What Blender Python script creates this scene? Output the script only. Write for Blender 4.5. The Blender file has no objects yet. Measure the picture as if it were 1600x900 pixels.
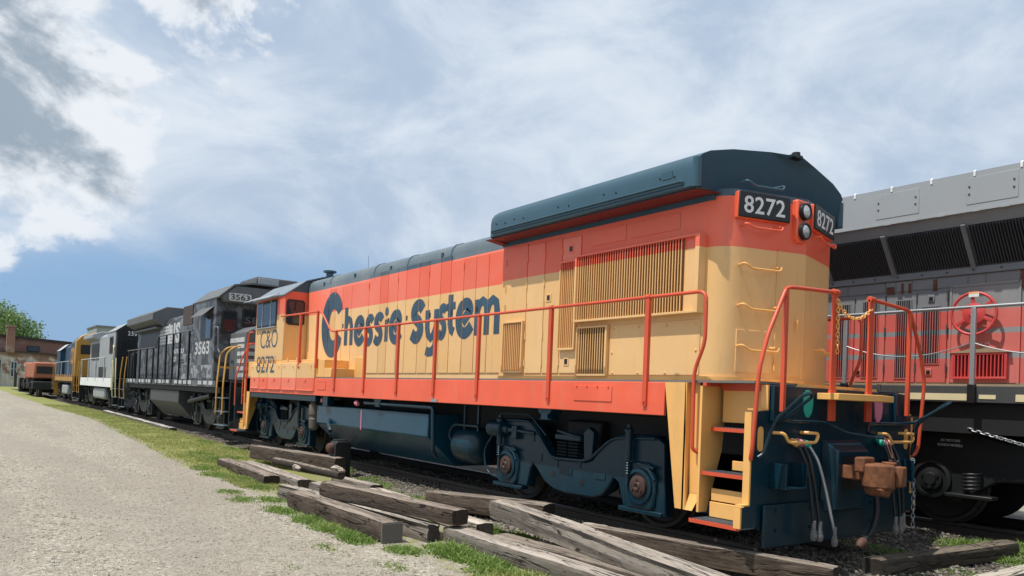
import bpy, bmesh, math, random
import numpy as np
from mathutils import Vector, Matrix, noise
R = math.radians
scene = bpy.context.scene
COL = scene.collection

# ---------------------------------------------------------------- camera
YAW, PITCH, ROLL = .6315, .0168, .0402
cam_data = bpy.data.cameras.new('camera')
cam = bpy.data.objects.new('camera', cam_data); COL.objects.link(cam)
fw = Vector((math.sin(YAW)*math.cos(PITCH), math.cos(YAW)*math.cos(PITCH), math.sin(PITCH)))
rt = Vector((math.cos(YAW), -math.sin(YAW), 0)); up = rt.cross(fw)
rt, up = math.cos(ROLL)*rt + math.sin(ROLL)*up, -math.sin(ROLL)*rt + math.cos(ROLL)*up
cam.matrix_world = Matrix(((rt.x, up.x, -fw.x, -7.99), (rt.y, up.y, -fw.y, -4.73), (rt.z, up.z, -fw.z, 1.54), (0, 0, 0, 1)))
cam_data.sensor_width = 36; cam_data.lens = 1202/1600*36
cam_data.shift_y = 150/1600          # the picture is the upper part of a taller 4:3 frame
cam_data.clip_end = 3000
scene.camera = cam

# ---------------------------------------------------------------- light
SUN_EL, SUN_AZ = R(65), R(-77)       # azimuth from +Y towards +X : the sun stands to the left of the train
sd = Vector((math.sin(SUN_AZ)*math.cos(SUN_EL), math.cos(SUN_AZ)*math.cos(SUN_EL), math.sin(SUN_EL)))
ld = bpy.data.lights.new('sun', 'SUN'); ld.energy = 3.3; ld.angle = R(.6); ld.color = (1, .95, .87)
sun = bpy.data.objects.new('sun', ld); COL.objects.link(sun)
sun.rotation_euler = (-sd).to_track_quat('-Z', 'Y').to_euler(); sun.location = (-30, 5, 40)
scene.view_settings.view_transform = 'Standard'; scene.view_settings.look = 'None'
scene.view_settings.exposure = .45; scene.view_settings.gamma = 1
scene.view_settings.use_curve_mapping = False

class NT:
    def __init__(s, t): s.t = t; s.n = t.nodes; s.l = t.links
    def new(s, typ, **k):
        n = s.n.new(typ)
        for a, b in k.items(): setattr(n, a, b)
        return n
    def put(s, sock, v):
        if hasattr(v, 'links'): s.l.new(v, sock)
        else: sock.default_value = v
    def m(s, op, a, b=0., c=0., clamp=False):
        n = s.new('ShaderNodeMath', operation=op, use_clamp=clamp)
        for i, v in enumerate((a, b, c)): s.put(n.inputs[i], v)
        return n.outputs[0]
    def vm(s, op, a, b=(0, 0, 0)):
        n = s.new('ShaderNodeVectorMath', operation=op)
        s.put(n.inputs[0], a); s.put(n.inputs[1], b)
        return n.outputs['Value'] if op in ('DOT_PRODUCT', 'LENGTH', 'DISTANCE') else n.outputs[0]
    def mix(s, f, a, b, mode='MIX'):
        n = s.new('ShaderNodeMix', data_type='RGBA', blend_type=mode)
        s.put(n.inputs[0], f)
        for i, v in ((6, a), (7, b)): s.put(n.inputs[i], v if hasattr(v, 'links') else (*v[:3], 1))
        return n.outputs[2]
    def ss(s, v, a, b):
        n = s.new('ShaderNodeMapRange', interpolation_type='SMOOTHSTEP')
        s.put(n.inputs[0], v); n.inputs[1].default_value = a; n.inputs[2].default_value = b
        return n.outputs[0]
    def noise(s, vec, scale, detail=4, rough=.55, dist=0.):
        n = s.new('ShaderNodeTexNoise'); s.put(n.inputs['Vector'], vec)
        n.inputs['Scale'].default_value = scale; n.inputs['Detail'].default_value = detail
        n.inputs['Roughness'].default_value = rough; n.inputs['Distortion'].default_value = dist
        return n.outputs['Fac']
    def sep(s, v):
        n = s.new('ShaderNodeSeparateXYZ'); s.put(n.inputs[0], v); return n.outputs
    def comb(s, x, y, z):
        n = s.new('ShaderNodeCombineXYZ')
        for i, v in enumerate((x, y, z)): s.put(n.inputs[i], v)
        return n.outputs[0]

world = bpy.data.worlds.new('World'); scene.world = world; world.use_nodes = True
w = NT(world.node_tree); w.n.clear()
sky = w.new('ShaderNodeTexSky', sky_type='NISHITA'); sky.sun_disc = False
sky.sun_elevation = SUN_EL; sky.sun_rotation = SUN_AZ; sky.air_density = 1.0; sky.dust_density = .6; sky.ozone_density = 2.0
d = w.new('ShaderNodeTexCoord').outputs['Generated']
dx, dy, dz = w.sep(d)
ds = w.comb(dx, dy, w.m('MULTIPLY', dz, 1.9))
n1 = w.noise(w.vm('ADD', ds, (1.3, .4, .2)), 1.7, 3, .5, .3)
n2 = w.noise(w.vm('ADD', ds, (4.3, 2.2, .7)), 4.2, 9, .60, .45)
n3 = w.noise(w.comb(dx, dy, w.m('MULTIPLY', dz, 1.35)), 6.5, 10, .58, .35)
n5 = w.noise(w.comb(dx, dy, w.m('MULTIPLY', dz, 1.35)), 17, 8, .6, .3)
n3s = w.noise(w.comb(w.m('SUBTRACT', dx, .035), dy, w.m('ADD', w.m('MULTIPLY', dz, 1.35), .05)), 6.5, 10, .58, .35)
el = w.ss(dz, .05, .30)
def blob(az, elv, ra, amp):
    c = Vector((math.sin(R(az))*math.cos(R(elv)), math.cos(R(az))*math.cos(R(elv)), math.sin(R(elv))))
    return w.m('MULTIPLY', w.m('SUBTRACT', 1, w.ss(w.vm('DISTANCE', d, tuple(c)), 0, ra)), amp)
hole = w.m('MULTIPLY', w.m('ADD', blob(37, 24.6, .10, .45), blob(23, 28, .13, .5)), w.ss(n3, .40, .70))
sheet = w.ss(w.m('SUBTRACT', w.m('ADD', w.m('MULTIPLY', n1, .75), w.m('ADD', w.m('MULTIPLY', n2, .45), w.m('MULTIPLY', el, .86))), hole), .64, 1.20)
shade = w.ss(w.m('ADD', w.m('MULTIPLY', n2, .75), w.m('MULTIPLY', n1, .4)), .44, .72)
cloudc = w.mix(shade, (3.9, 4.85, 6.2), (6.4, 7.05, 7.8))
clear = w.mix(w.m('MULTIPLY', w.m('SUBTRACT', 1, w.ss(dz, .0, .45)), .85), w.vm('MULTIPLY', sky.outputs[0], (.9, 1.0, 1.06)), (2.05, 3.5, 5.8))   # thin bluish haze low down
base = w.mix(sheet, clear, cloudc)
# heaped clouds drifting in low over the yard
acc = None
for a in ((2, 25.5, .21, 1.1), (-4, 25, .2, 1), (12, 26.5, .17, 1.0), (2.5, 15.5, .20, 1.15), (-5, 15, .2, 1.1), (7.5, 19.3, .11, .8), (0.6, 9.0, .09, .8), (-6, 8, .12, 1.0), (-18, 20, .3, 1), (-45, 28, .3, .8), (150, 20, .4, .9), (220, 25, .4, .9)):
    b = blob(*a); acc = b if acc is None else w.m('MAXIMUM', acc, b)
dens = w.m('ADD', acc, w.m('ADD', w.m('MULTIPLY', w.m('SUBTRACT', n3, .5), 2.9), w.m('MULTIPLY', w.m('SUBTRACT', n5, .5), 1.1)))
cum = w.m('MULTIPLY', w.ss(dens, .32, .62), w.ss(acc, .0, .4))
core = w.ss(w.m('ADD', dens, w.m('MULTIPLY', w.m('SUBTRACT', n3s, n3), 5.5)), .40, 1.35)
cumc = w.mix(core, (7.4, 7.7, 8.1), (2.75, 3.4, 4.1))
allc = w.mix(w.m('MULTIPLY', cum, .9), base, cumc)
bg = w.new('ShaderNodeBackground'); bg.inputs['Strength'].default_value = .085
w.l.new(allc, bg.inputs['Color'])
wo = w.new('ShaderNodeOutputWorld'); w.l.new(bg.outputs[0], wo.inputs[0])

# ---------------------------------------------------------------- helpers
ORG = {}
def place(o, parent):
    COL.objects.link(o)
    if parent is not None: o.parent = parent
    return o
def tag(o, label=None, cat=None, group=None, kind=None):
    for k, v in (('label', label), ('category', cat), ('group', group), ('kind', kind)):
        if v: o[k] = v
    return o
def thing(name, loc, label, cat, group=None, kind=None):
    o = bpy.data.objects.new(name, None); COL.objects.link(o); o.location = loc; o.empty_display_size = .3
    ORG[o.name] = Vector(loc); return tag(o, label, cat, group, kind)

def fillet(P, r, seg=4):
    P = [Vector(p) for p in P]; out = [P[0]]
    for a, b, c in zip(P, P[1:], P[2:]):
        u, v = (a-b), (c-b); k = min(r, u.length*.49, v.length*.49)
        p, q = b+u.normalized()*k, b+v.normalized()*k
        for i in range(seg+1):
            t = i/seg; out.append(p*(1-t)**2 + b*2*t*(1-t) + q*t*t)
    return out+[P[-1]]

class MB:
    def __init__(s): s.v = []; s.f = []
    def add(s, V, F):
        k = len(s.v); s.v += [tuple(p) for p in V]; s.f += [tuple(i+k for i in f) for f in F]; return s
    def box(s, x0, x1, y0, y1, z0, z1):
        x0, x1 = min(x0, x1), max(x0, x1); y0, y1 = min(y0, y1), max(y0, y1); z0, z1 = min(z0, z1), max(z0, z1)
        return s.add([(x, y, z) for z in (z0, z1) for y in (y0, y1) for x in (x0, x1)],
                     [(0, 2, 3, 1), (4, 5, 7, 6), (0, 1, 5, 4), (2, 6, 7, 3), (0, 4, 6, 2), (1, 3, 7, 5)])
    def prism(s, poly, axis, a, b):
        # poly: 2D points in the two other axes (cyclic order x,y,z without axis)
        def P(p, t): 
            return {0: (t, p[0], p[1]), 1: (p[0], t, p[1]), 2: (p[0], p[1], t)}[axis]
        n = len(poly); A = sum(poly[i][0]*poly[(i+1) % n][1]-poly[(i+1) % n][0]*poly[i][1] for i in range(n))
        if (A < 0) != (axis == 1): poly = poly[::-1]
        if a > b: a, b = b, a
        V = [P(p, a) for p in poly]+[P(p, b) for p in poly]
        F = [tuple(range(n))[::-1], tuple(range(n, 2*n))]+[(i, (i+1) % n, n+(i+1) % n, n+i) for i in range(n)]
        return s.add(V, F)
    def cyl(s, p0, p1, r, n=16, r1=None, caps=True):
        p0, p1 = Vector(p0), Vector(p1); r1 = r if r1 is None else r1
        d = (p1-p0).normalized(); a = d.orthogonal().normalized(); b = d.cross(a)
        V = []
        for p, q in ((p0, r), (p1, r1)):
            for i in range(n):
                t = 2*math.pi*i/n; V.append(p+(a*math.cos(t)+b*math.sin(t))*q)
        F = [(i, (i+1) % n, n+(i+1) % n, n+i) for i in range(n)]
        if caps: F += [tuple(range(n))[::-1], tuple(range(n, 2*n))]
        return s.add(V, F)
    def tube(s, P, r, n=8, closed=False):
        P = [Vector(p) for p in P]; m = len(P); V = []; F = []
        prev = None
        for i in range(m):
            if closed: t = P[(i+1) % m]-P[i-1]
            else: t = P[min(i+1, m-1)]-P[max(i-1, 0)]
            t.normalize()
            a = (t.orthogonal() if prev is None else prev-t*prev.dot(t)).normalized(); prev = a; b = t.cross(a)
            for k in range(n):
                q = 2*math.pi*k/n; V.append(P[i]+(a*math.cos(q)+b*math.sin(q))*r)
        for i in range(m if closed else m-1):
            j = (i+1) % m
            for k in range(n): F.append((i*n+k, i*n+(k+1) % n, j*n+(k+1) % n, j*n+k))
        if not closed: F += [tuple(range(n))[::-1], tuple(range((m-1)*n, m*n))]
        return s.add(V, F)
    def lathe(s, c, axis, prof, n=28):
        # prof: (offset along axis, radius)
        c = Vector(c); ax = Vector(axis).normalized(); a = ax.orthogonal().normalized(); b = ax.cross(a); V = []; F = []
        for o, r in prof:
            for k in range(n):
                q = 2*math.pi*k/n; V.append(c+ax*o+(a*math.cos(q)+b*math.sin(q))*max(r, 1e-4))
        for i in range(len(prof)-1):
            for k in range(n): F.append((i*n+k, i*n+(k+1) % n, (i+1)*n+(k+1) % n, (i+1)*n+k))
        F += [tuple(range(n))[::-1], tuple(range((len(prof)-1)*n, len(prof)*n))]
        return s.add(V, F)
    def loft(s, secs, cap=True):
        n = len(secs[0]); V = [p for q in secs for p in q]; F = []
        for i in range(len(secs)-1):
            for k in range(n): F.append((i*n+k, i*n+(k+1) % n, (i+1)*n+(k+1) % n, (i+1)*n+k))
        if cap: F += [tuple(range(n))[::-1], tuple(range((len(secs)-1)*n, len(secs)*n))]
        return s.add(V, F)
    def build(s, name, mat, parent=None, bevel=0, smooth=38, seg=2, label=None, org=None):
        me = bpy.data.meshes.new(name)
        o0 = ORG[parent.name] if parent is not None else (Vector(org) if org is not None else Vector((0, 0, 0)))
        me.from_pydata([tuple(Vector(p)-o0) for p in s.v], [], s.f); me.update()
        bm = bmesh.new(); bm.from_mesh(me); bmesh.ops.recalc_face_normals(bm, faces=bm.faces); bm.to_mesh(me); bm.free()
        me.materials.append(mat)
        if smooth: me.shade_smooth(); me.set_sharp_from_angle(angle=R(smooth))
        o = bpy.data.objects.new(name, me); place(o, parent)
        if parent is None: o.location = o0
        ORG[o.name] = o0
        if bevel:
            b = o.modifiers.new('edge', 'BEVEL'); b.width = bevel; b.segments = seg; b.limit_method = 'ANGLE'; b.angle_limit = R(40); b.harden_normals = False
        if label: o['label'] = label
        return o
def again(o, off, parent=None):
    c = o.copy(); COL.objects.link(c); c.parent = parent or o.parent; c.location = o.location+Vector(off); ORG[c.name] = ORG[o.name]; return c
def copy_tree(o, off, parent):
    c = again(o, off, parent)
    for k in [x for x in COL.objects if x.parent == o]:
        g = k.copy(); COL.objects.link(g); g.parent = c; ORG[g.name] = ORG[k.name]
    return c

def text(name, body, mat, parent, o, r, u, wid, hei, depth=.004, bold=0., sp=1.):
    """flat lettering fitted into wid x hei with its lower left corner at o, running along r, upright along u"""
    cu = bpy.data.curves.new('txt', 'FONT'); cu.body = body; cu.size = 1; cu.offset = bold; cu.space_character = sp; cu.resolution_u = 3; cu.extrude = .01
    t = bpy.data.objects.new('txt', cu); COL.objects.link(t)
    dg = bpy.context.evaluated_depsgraph_get(); me = bpy.data.meshes.new_from_object(t.evaluated_get(dg))
    bpy.data.objects.remove(t); bpy.data.curves.remove(cu)
    n = len(me.vertices); a = np.empty(n*3); me.vertices.foreach_get('co', a); a = a.reshape(-1, 3)
    lo, hi = a.min(0), a.max(0); a = (a-lo)/(hi-lo)
    o, r, u = Vector(o), Vector(r).normalized(), Vector(u).normalized(); nn = r.cross(u)
    B = np.array([list(r*wid), list(u*hei), list(nn*depth)]); a = a@B+np.array(list(o-ORG[parent.name]))
    me.vertices.foreach_set('co', a.ravel()); me.update(); me.name = name
    me.materials.clear(); me.materials.append(mat)
    ob = bpy.data.objects.new(name, me); place(ob, parent); ORG[ob.name] = ORG[parent.name]
    return ob

# ---------------------------------------------------------------- materials
def mat_base(name):
    m = bpy.data.materials.new(name); m.use_nodes = True; t = NT(m.node_tree)
    return m, t, t.n['Principled BSDF']
def dirt_chain(t, b, col, rough, var, sc, dirt, dcol, streak, bump, bsc, rvar=.12, pos=None):
    P = pos if pos is not None else t.new('ShaderNodeNewGeometry').outputs['Position']
    big = t.noise(P, sc, 5, .6)
    c = t.mix(t.ss(big, .25, .75), tuple(x*(1-var) for x in col), tuple(min(1, x*(1+var)) for x in col)) if not hasattr(col, 'links') else \
        t.mix(t.m('MULTIPLY', t.ss(big, .3, .75), var), col, (1, .93, .85))
    if dirt:
        g = t.noise(t.vm('MULTIPLY', P, (streak, streak, 1)), 1.6 if streak > 1 else 5, 7, .68)
        c = t.mix(t.m('MULTIPLY', t.ss(g, .48, .78), dirt), c, dcol)
    t.put(b.inputs['Base Color'], c)
    t.put(b.inputs['Roughness'], t.m('ADD', rough-rvar/2, t.m('MULTIPLY', t.noise(P, 9, 4), rvar)))
    if bump:
        bn = t.new('ShaderNodeBump'); bn.inputs['Strength'].default_value = bump; bn.inputs['Distance'].default_value = .02
        t.put(bn.inputs['Height'], t.noise(P, bsc, 4)); t.l.new(bn.outputs[0], b.inputs['Normal'])
def mat(name, col, rough=.5, metal=0., var=.08, sc=1.3, dirt=.0, dcol=(.2, .17, .13), streak=4., bump=0., bsc=30, spec=.5, coat=0.):
    m, t, b = mat_base(name)
    dirt_chain(t, b, col, rough, var, sc, dirt, dcol, streak, bump, bsc)
    b.inputs['Metallic'].default_value = metal; b.inputs['Specular IOR Level'].default_value = spec
    if coat: b.inputs['Coat Weight'].default_value = coat; b.inputs['Coat Roughness'].default_value = .12
    return m
YEL, ORA, BLU = (.77, .47, .185), (.82, .125, .058), (.030, .082, .118)
def bands(name, levels, rough=.4, dirt=.30, dcol=(.34, .25, .16), var=.03, bump=.05, streak=6., spec=.5):
    """paint in level bands: [(colour below), (z, colour above), ...]"""
    m, t, b = mat_base(name)
    P = t.new('ShaderNodeNewGeometry').outputs['Position']; z = t.sep(P)[2]
    c = t.mix(0., levels[0], levels[0])
    for lz, lc in levels[1:]: c = t.mix(t.m('GREATER_THAN', z, lz), c, lc)
    big = t.noise(P, .9, 4, .6)
    c = t.mix(t.m('MULTIPLY', t.ss(big, .35, .8), var*2.2), c, (.9, .8, .7))
    rnd_ = t.new('ShaderNodeObjectInfo').outputs['Random']                     # every sheet has faded a little differently
    c = t.mix(t.m('MULTIPLY', t.m('SUBTRACT', rnd_, .3, clamp=True), .13), c, (.95, .80, .66)); c = t.mix(t.m('MULTIPLY', t.m('SUBTRACT', .35, rnd_, clamp=True), .35), c, (.25, .10, .05))
    g = t.noise(t.vm('MULTIPLY', P, (streak, streak, 1)), 1.6, 7, .68)
    c = t.mix(t.m('MULTIPLY', t.ss(g, .5, .8), dirt), c, dcol)
    t.put(b.inputs['Base Color'], c)
    t.put(b.inputs['Roughness'], t.m('ADD', rough-.06, t.m('MULTIPLY', t.noise(P, 7, 4), .14)))
    b.inputs['Specular IOR Level'].default_value = spec
    ch = t.noise(P, 22, 6, .75); c = t.mix(t.m('MULTIPLY', t.ss(ch, .66, .70), .5), c, (.20, .10, .06)); t.put(b.inputs['Base Color'], c)   # small chips and stains
    if bump:
        bn = t.new('ShaderNodeBump'); bn.inputs['Strength'].default_value = bump*2.4; bn.inputs['Distance'].default_value = .05
        t.put(bn.inputs['Height'], t.noise(P, 1.9, 3)); t.l.new(bn.outputs[0], b.inputs['Normal'])
    return m
M = {}
M['livery'] = bands('livery_paint', [YEL, (3.33, ORA), (3.9, BLU)])
M['livery_rear'] = bands('livery_paint_end', [YEL, (3.37, ORA), (4.2, BLU)])
M['yellow'] = mat('yellow_paint', (.84, .455, .14), .42, dirt=.28, dcol=(.4, .3, .18), bump=.04, bsc=3)
M['orange'] = mat('orange_paint', ORA, .4, dirt=.26, dcol=(.5, .3, .22), bump=.04, bsc=3)
M['rail_red'] = mat('handrail_paint', (.62, .085, .035), .42, dirt=.2, dcol=(.3, .08, .04))
M['blue'] = mat('navy_gloss_paint', (.003, .025, .041), .3, dirt=.3, dcol=(.04, .06, .06), bump=.08, bsc=2.5, spec=.4)
M['tank'] = mat('navy_tank_paint', (.008, .056, .098), .2, dirt=.3, dcol=(.022, .05, .06), bump=.35, bsc=3.0, spec=.45)
M['roof'] = mat('navy_roof_paint', BLU, .36, dirt=.2, dcol=(.09, .11, .12), bump=.05, bsc=2)
M['dark'] = mat('black_underframe', (.007, .008, .009), .65, dirt=.5, dcol=(.018, .016, .014))
M['black'] = mat('black_paint', (.010, .011, .013), .4)
M['rubber'] = mat('rubber', (.012, .012, .013), .55)
M['rust'] = mat('rust', (.19, .072, .030), .8, var=.35, sc=14, dirt=.55, dcol=(.075, .035, .022), streak=1, bump=.12, bsc=90)
M['rust_cap'] = mat('rust_brown', (.10, .045, .03), .7, var=.3, sc=8)
M['wheel'] = mat('wheel_steel', (.03, .026, .023), .6, dirt=.4, dcol=(.06, .04, .03))
M['rail'] = mat('rail_steel', (.045, .034, .028), .6, dirt=.4, dcol=(.09, .05, .03), streak=1)
M['railtop'] = mat('rail_head_steel', (.16, .13, .11), .45, metal=.4, dirt=.4, dcol=(.1, .06, .04), streak=1)
M['white'] = mat('white_lettering', (.74, .75, .74), .5)
M['letter'] = mat('navy_lettering', (.032, .075, .115), .42, var=.2, sc=3)
M['glass'] = mat('dark_window_glass', (.02, .024, .028), .06, spec=.8)
M['steel'] = mat('galvanised_steel', (.35, .37, .39), .4, metal=.5)
M['lens'] = mat('headlight_lens', (.75, .75, .72), .12, metal=.6)
M['green'] = mat('teal_paint', (.02, .36, .26), .5); M['pink'] = mat('pink_paint', (.62, .19, .27), .5)
M['tread'] = mat('step_grating', (.15, .19, .23), .5, metal=.3)
M['dirt'] = mat('grimy_deck', (.33, .24, .15), .8, var=.3, dirt=.5)
# ---------------------------------------------------------------- the ground
rng = np.random.default_rng(7)
def edge_x(y):            # where the gravel drive ends and the grass begins
    return np.interp(y, [-20, 1, 3.3, 6.5, 10.9, 13.4, 18.8, 31, 45, 110, 160], [-4.6, -4.45, -4.25, -4.1, -3.85, -3.95, -3.7, -3.3, -3.6, -3.5, -8])
def hsm(t): t = np.clip(t, 0, 1); return t*t*(3-2*t)
def ground_z(x, y):
    x = np.asarray(x, float); y = np.asarray(y, float)
    z = np.full(np.broadcast(x, y).shape, -.20)
    z = z+.16*hsm((y-10)/25)*hsm((-1.2-x)/.6)                       # the verge rises towards the far end
    z = z+.05*hsm((y-40)/80)
    z = z+.05*hsm((1.35-np.abs(x))/.3)*hsm((y-.6)/.6)-.03*hsm((x-1.3)/.4)*hsm((2.9-x)/.4)
    z = z+.05*hsm((1.35-np.abs(x-4.45))/.3)
    z = z-.05*hsm((edge_x(y)-.6-x)/2.5)
    return z
def bumps(x, y):
    return .018*np.sin(x*2.1+np.sin(y*1.3)*1.7)*np.sin(y*1.7+1.1*np.sin(x*.9))+.010*np.sin(x*5.3+2*np.sin(y*2.9))*np.sin(y*4.7+x)
xs = np.concatenate([np.linspace(-900, -60, 12), np.linspace(-50, -13, 16), np.arange(-12, 7, .16), np.linspace(7.5, 40, 16), np.linspace(60, 900, 12)])
ys = np.concatenate([np.linspace(-700, -40, 10), np.linspace(-30, -4, 14), np.arange(-3.4, 30, .18), np.linspace(30.5, 120, 60), np.linspace(135, 1500, 22)])
gx, gy = np.meshgrid(xs, ys)
near = np.exp(-((gx+3)/30)**2-((gy-8)/40)**2)
gz = ground_z(gx, gy)+bumps(gx, gy)*near
nx, ny = len(xs), len(ys)
me = bpy.data.meshes.new('ground')
V = np.stack([gx, gy, gz], -1).reshape(-1, 3)
i = np.arange(nx*ny).reshape(ny, nx); F = np.stack([i[:-1, :-1], i[:-1, 1:], i[1:, 1:], i[1:, :-1]], -1).reshape(-1, 4)
me.from_pydata(V.tolist(), [], F.tolist()); me.shade_smooth()
ground = bpy.data.objects.new('ground', me); COL.objects.link(ground); ground['kind'] = 'structure'

m, t, b = mat_base('gravel_and_turf'); M['ground'] = m
P = t.new('ShaderNodeNewGeometry').outputs['Position']; px, py, pz = t.sep(P)
cv = t.new('ShaderNodeFloatCurve')
def curve_of_y(pts):
    # piecewise-linear function of y through map-range sums
    acc = None
    for (y0, v0), (y1, v1) in zip(pts, pts[1:]):
        n = t.new('ShaderNodeMapRange'); t.put(n.inputs[0], py)
        for k, v in enumerate((y0, y1, 0, v1-v0)): n.inputs[k+1].default_value = v
        acc = n.outputs[0] if acc is None else t.m('ADD', acc, n.outputs[0])
    return t.m('ADD', acc, pts[0][1])
ex = curve_of_y([(-20, -4.6), (1, -4.45), (3.3, -4.25), (6.5, -4.1), (10.9, -3.85), (13.4, -3.95), (18.8, -3.7), (31, -3.3), (45, -3.6), (110, -3.5), (160, -8)])
t.n.remove(cv)
dist = t.m('SUBTRACT', px, ex)
dist = t.m('ADD', dist, t.m('MULTIPLY', t.m('SUBTRACT', t.noise(P, .9, 6, .65), .5), 1.5))
turf = t.m('MULTIPLY', t.ss(dist, .0, .35), t.m('SUBTRACT', 1, t.ss(px, -1.75, -1.35)))
turf = t.m('MULTIPLY', turf, t.ss(py, 5.5, 11))
turf = t.m('ADD', turf, t.m('MULTIPLY', t.m('MULTIPLY', t.ss(t.m('ADD', dist, t.m('MULTIPLY', t.noise(P, 2.3, 5, .7), 1.2)), .85, 1.3), t.ss(t.noise(P, 6, 5, .7), .46, .60)), t.m('MULTIPLY', t.m('SUBTRACT', 1, t.ss(px, -1.9, -1.4)), t.m('SUBTRACT', 1, t.ss(py, 5.5, 11)))), clamp=True)
far = t.m('MULTIPLY', t.ss(py, 118, 126), 1)
turf = t.m('MAXIMUM', turf, far)
turf = t.m('MAXIMUM', turf, t.m('MULTIPLY', t.ss(px, 8, 10), .9))
vo = t.new('ShaderNodeTexVoronoi', feature='F1'); t.put(vo.inputs['Vector'], P); vo.inputs['Scale'].default_value = 80
vo2 = t.new('ShaderNodeTexVoronoi', feature='F1'); t.put(vo2.inputs['Vector'], P); vo2.inputs['Scale'].default_value = 27
rnd = t.sep(vo.outputs['Color'])[0]; rnd2 = t.sep(vo2.outputs['Color'])[1]
g1 = t.mix(rnd, (.29, .26, .205), (.54, .49, .40))
g1 = t.mix(t.ss(rnd2, .82, .95), g1, (.60, .57, .50)); g1 = t.mix(t.m('SUBTRACT', 1, t.ss(rnd2, .05, .16)), g1, (.17, .155, .135))
lane = t.noise(t.vm('MULTIPLY', P, (1, .12, 1)), .8, 4, .6)                # wheel-worn lanes along the drive
g1 = t.mix(t.m('MULTIPLY', t.ss(lane, .42, .62), .7), g1, (.35, .315, .265))
g1 = t.mix(t.m('MULTIPLY', t.ss(t.noise(P, .55, 5, .6), .5, .72), .42), g1, (.46, .405, .315))
g1 = t.mix(t.m('MULTIPLY', t.ss(t.noise(P, 16, 5, .7), .50, .68), .4), g1, (.24, .22, .18))
tf = t.mix(t.noise(P, 5, 6, .7), (.21, .235, .065), (.36, .36, .145)); tf = t.mix(t.ss(t.noise(P, .7, 4), .45, .7), tf, (.29, .31, .10))
tf = t.mix(t.ss(t.noise(P, 2.6, 6, .7), .56, .7), tf, (.36, .32, .22))
bal = t.mix(rnd2, (.05, .045, .04), (.16, .14, .12)); bal = t.mix(t.ss(t.noise(P, 1.7, 5), .45, .65), bal, (.09, .075, .055))
ballast = t.m('MULTIPLY', t.ss(px, -1.6, -1.1), t.m('SUBTRACT', 1, t.ss(px, 7, 8)))
c = t.mix(ballast, g1, bal); c = t.mix(turf, c, tf)
t.put(b.inputs['Base Color'], c); b.inputs['Roughness'].default_value = .95; b.inputs['Specular IOR Level'].default_value = .15
bn = t.new('ShaderNodeBump'); bn.inputs['Strength'].default_value = .5; bn.inputs['Distance'].default_value = .012
t.put(bn.inputs['Height'], t.m('ADD', t.m('MULTIPLY', vo.outputs['Distance'], -14), t.m('MULTIPLY', vo2.outputs['Distance'], -9))); t.l.new(bn.outputs[0], b.inputs['Normal'])
me.materials.append(m)

# loose stones: the drive near the camera and the ballast (nobody could count them)
def stones(name, label, x, y, r, mats, kind='stuff', z=None, sink=.25):
    n = len(x); base = np.array([(1, 0, 0), (-1, 0, 0), (0, 1, 0), (0, -1, 0), (0, 0, 1), (0, 0, -1)], float)
    tri = np.array([(0, 2, 4), (2, 1, 4), (1, 3, 4), (3, 0, 4), (2, 0, 5), (1, 2, 5), (3, 1, 5), (0, 3, 5)])
    a = rng.uniform(0, 6.28, n); ca, sa = np.cos(a), np.sin(a)
    P = base[None]*(1+rng.uniform(-.35, .35, (n, 6, 1)))*np.stack([np.ones(n), rng.uniform(.6, 1, n), rng.uniform(.4, .8, n)], -1)[:, None]*r[:, None, None]
    P = P+rng.uniform(-.25, .25, (n, 6, 3))*r[:, None, None]
    Q = np.stack([P[..., 0]*ca[:, None]-P[..., 1]*sa[:, None], P[..., 0]*sa[:, None]+P[..., 1]*ca[:, None], P[..., 2]], -1)
    zz = (ground_z(x, y)+bumps(x, y)) if z is None else z
    Q = Q+np.stack([x, y, zz+r*(.5-sink)], -1)[:, None]
    F = (tri[None]+6*np.arange(n)[:, None, None]).reshape(-1, 3)
    me = bpy.data.meshes.new(name); me.from_pydata(Q.reshape(-1, 3).tolist(), [], F.tolist())
    me.materials.append(mats); o = bpy.data.objects.new(name, me); COL.objects.link(o)
    tag(o, label, 'gravel', kind=kind); return o
m, t, b = mat_base('loose_stone'); M['stone'] = m
ri = t.new('ShaderNodeNewGeometry'); rr = ri.outputs['Random Per Island']
c = t.mix(rr, (.25, .225, .18), (.53, .49, .41)); t.put(b.inputs['Base Color'], c); b.inputs['Roughness'].default_value = .9
m, t, b = mat_base('ballast_stone'); M['bstone'] = m
rr = t.new('ShaderNodeNewGeometry').outputs['Random Per Island']
c = t.mix(rr, (.05, .045, .04), (.26, .23, .19)); t.put(b.inputs['Base Color'], c); b.inputs['Roughness'].default_value = .9
N = 42000
yy = 1.2+14*rng.random(N)**1.9; xx = rng.uniform(-9.5, 0, N); xx = np.where(xx > edge_x(yy)+rng.normal(.25, .4, N), rng.uniform(-8.5, -4.3, N), xx)
stones('gravel', 'loose pale gravel lying over the drive', xx, yy, rng.uniform(.004, .011, N)*(1+1.3*(rng.random(N) > .965)*rng.random(N)), M['stone'])
N = 15000
bx = np.concatenate([rng.uniform(-1.45, 1.6, N), rng.uniform(-.8, 3.6, 6000), rng.uniform(-2.6, -1.2, 3500)]); by = np.concatenate([.3+24*rng.random(N)**1.5, rng.uniform(-2.2, 1.5, 6000), rng.uniform(2, 9, 3500)])
stones('ballast', 'dark crushed stone ballast along the rails', bx, by, rng.uniform(.012, .034, len(bx)), M['bstone'])

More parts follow.
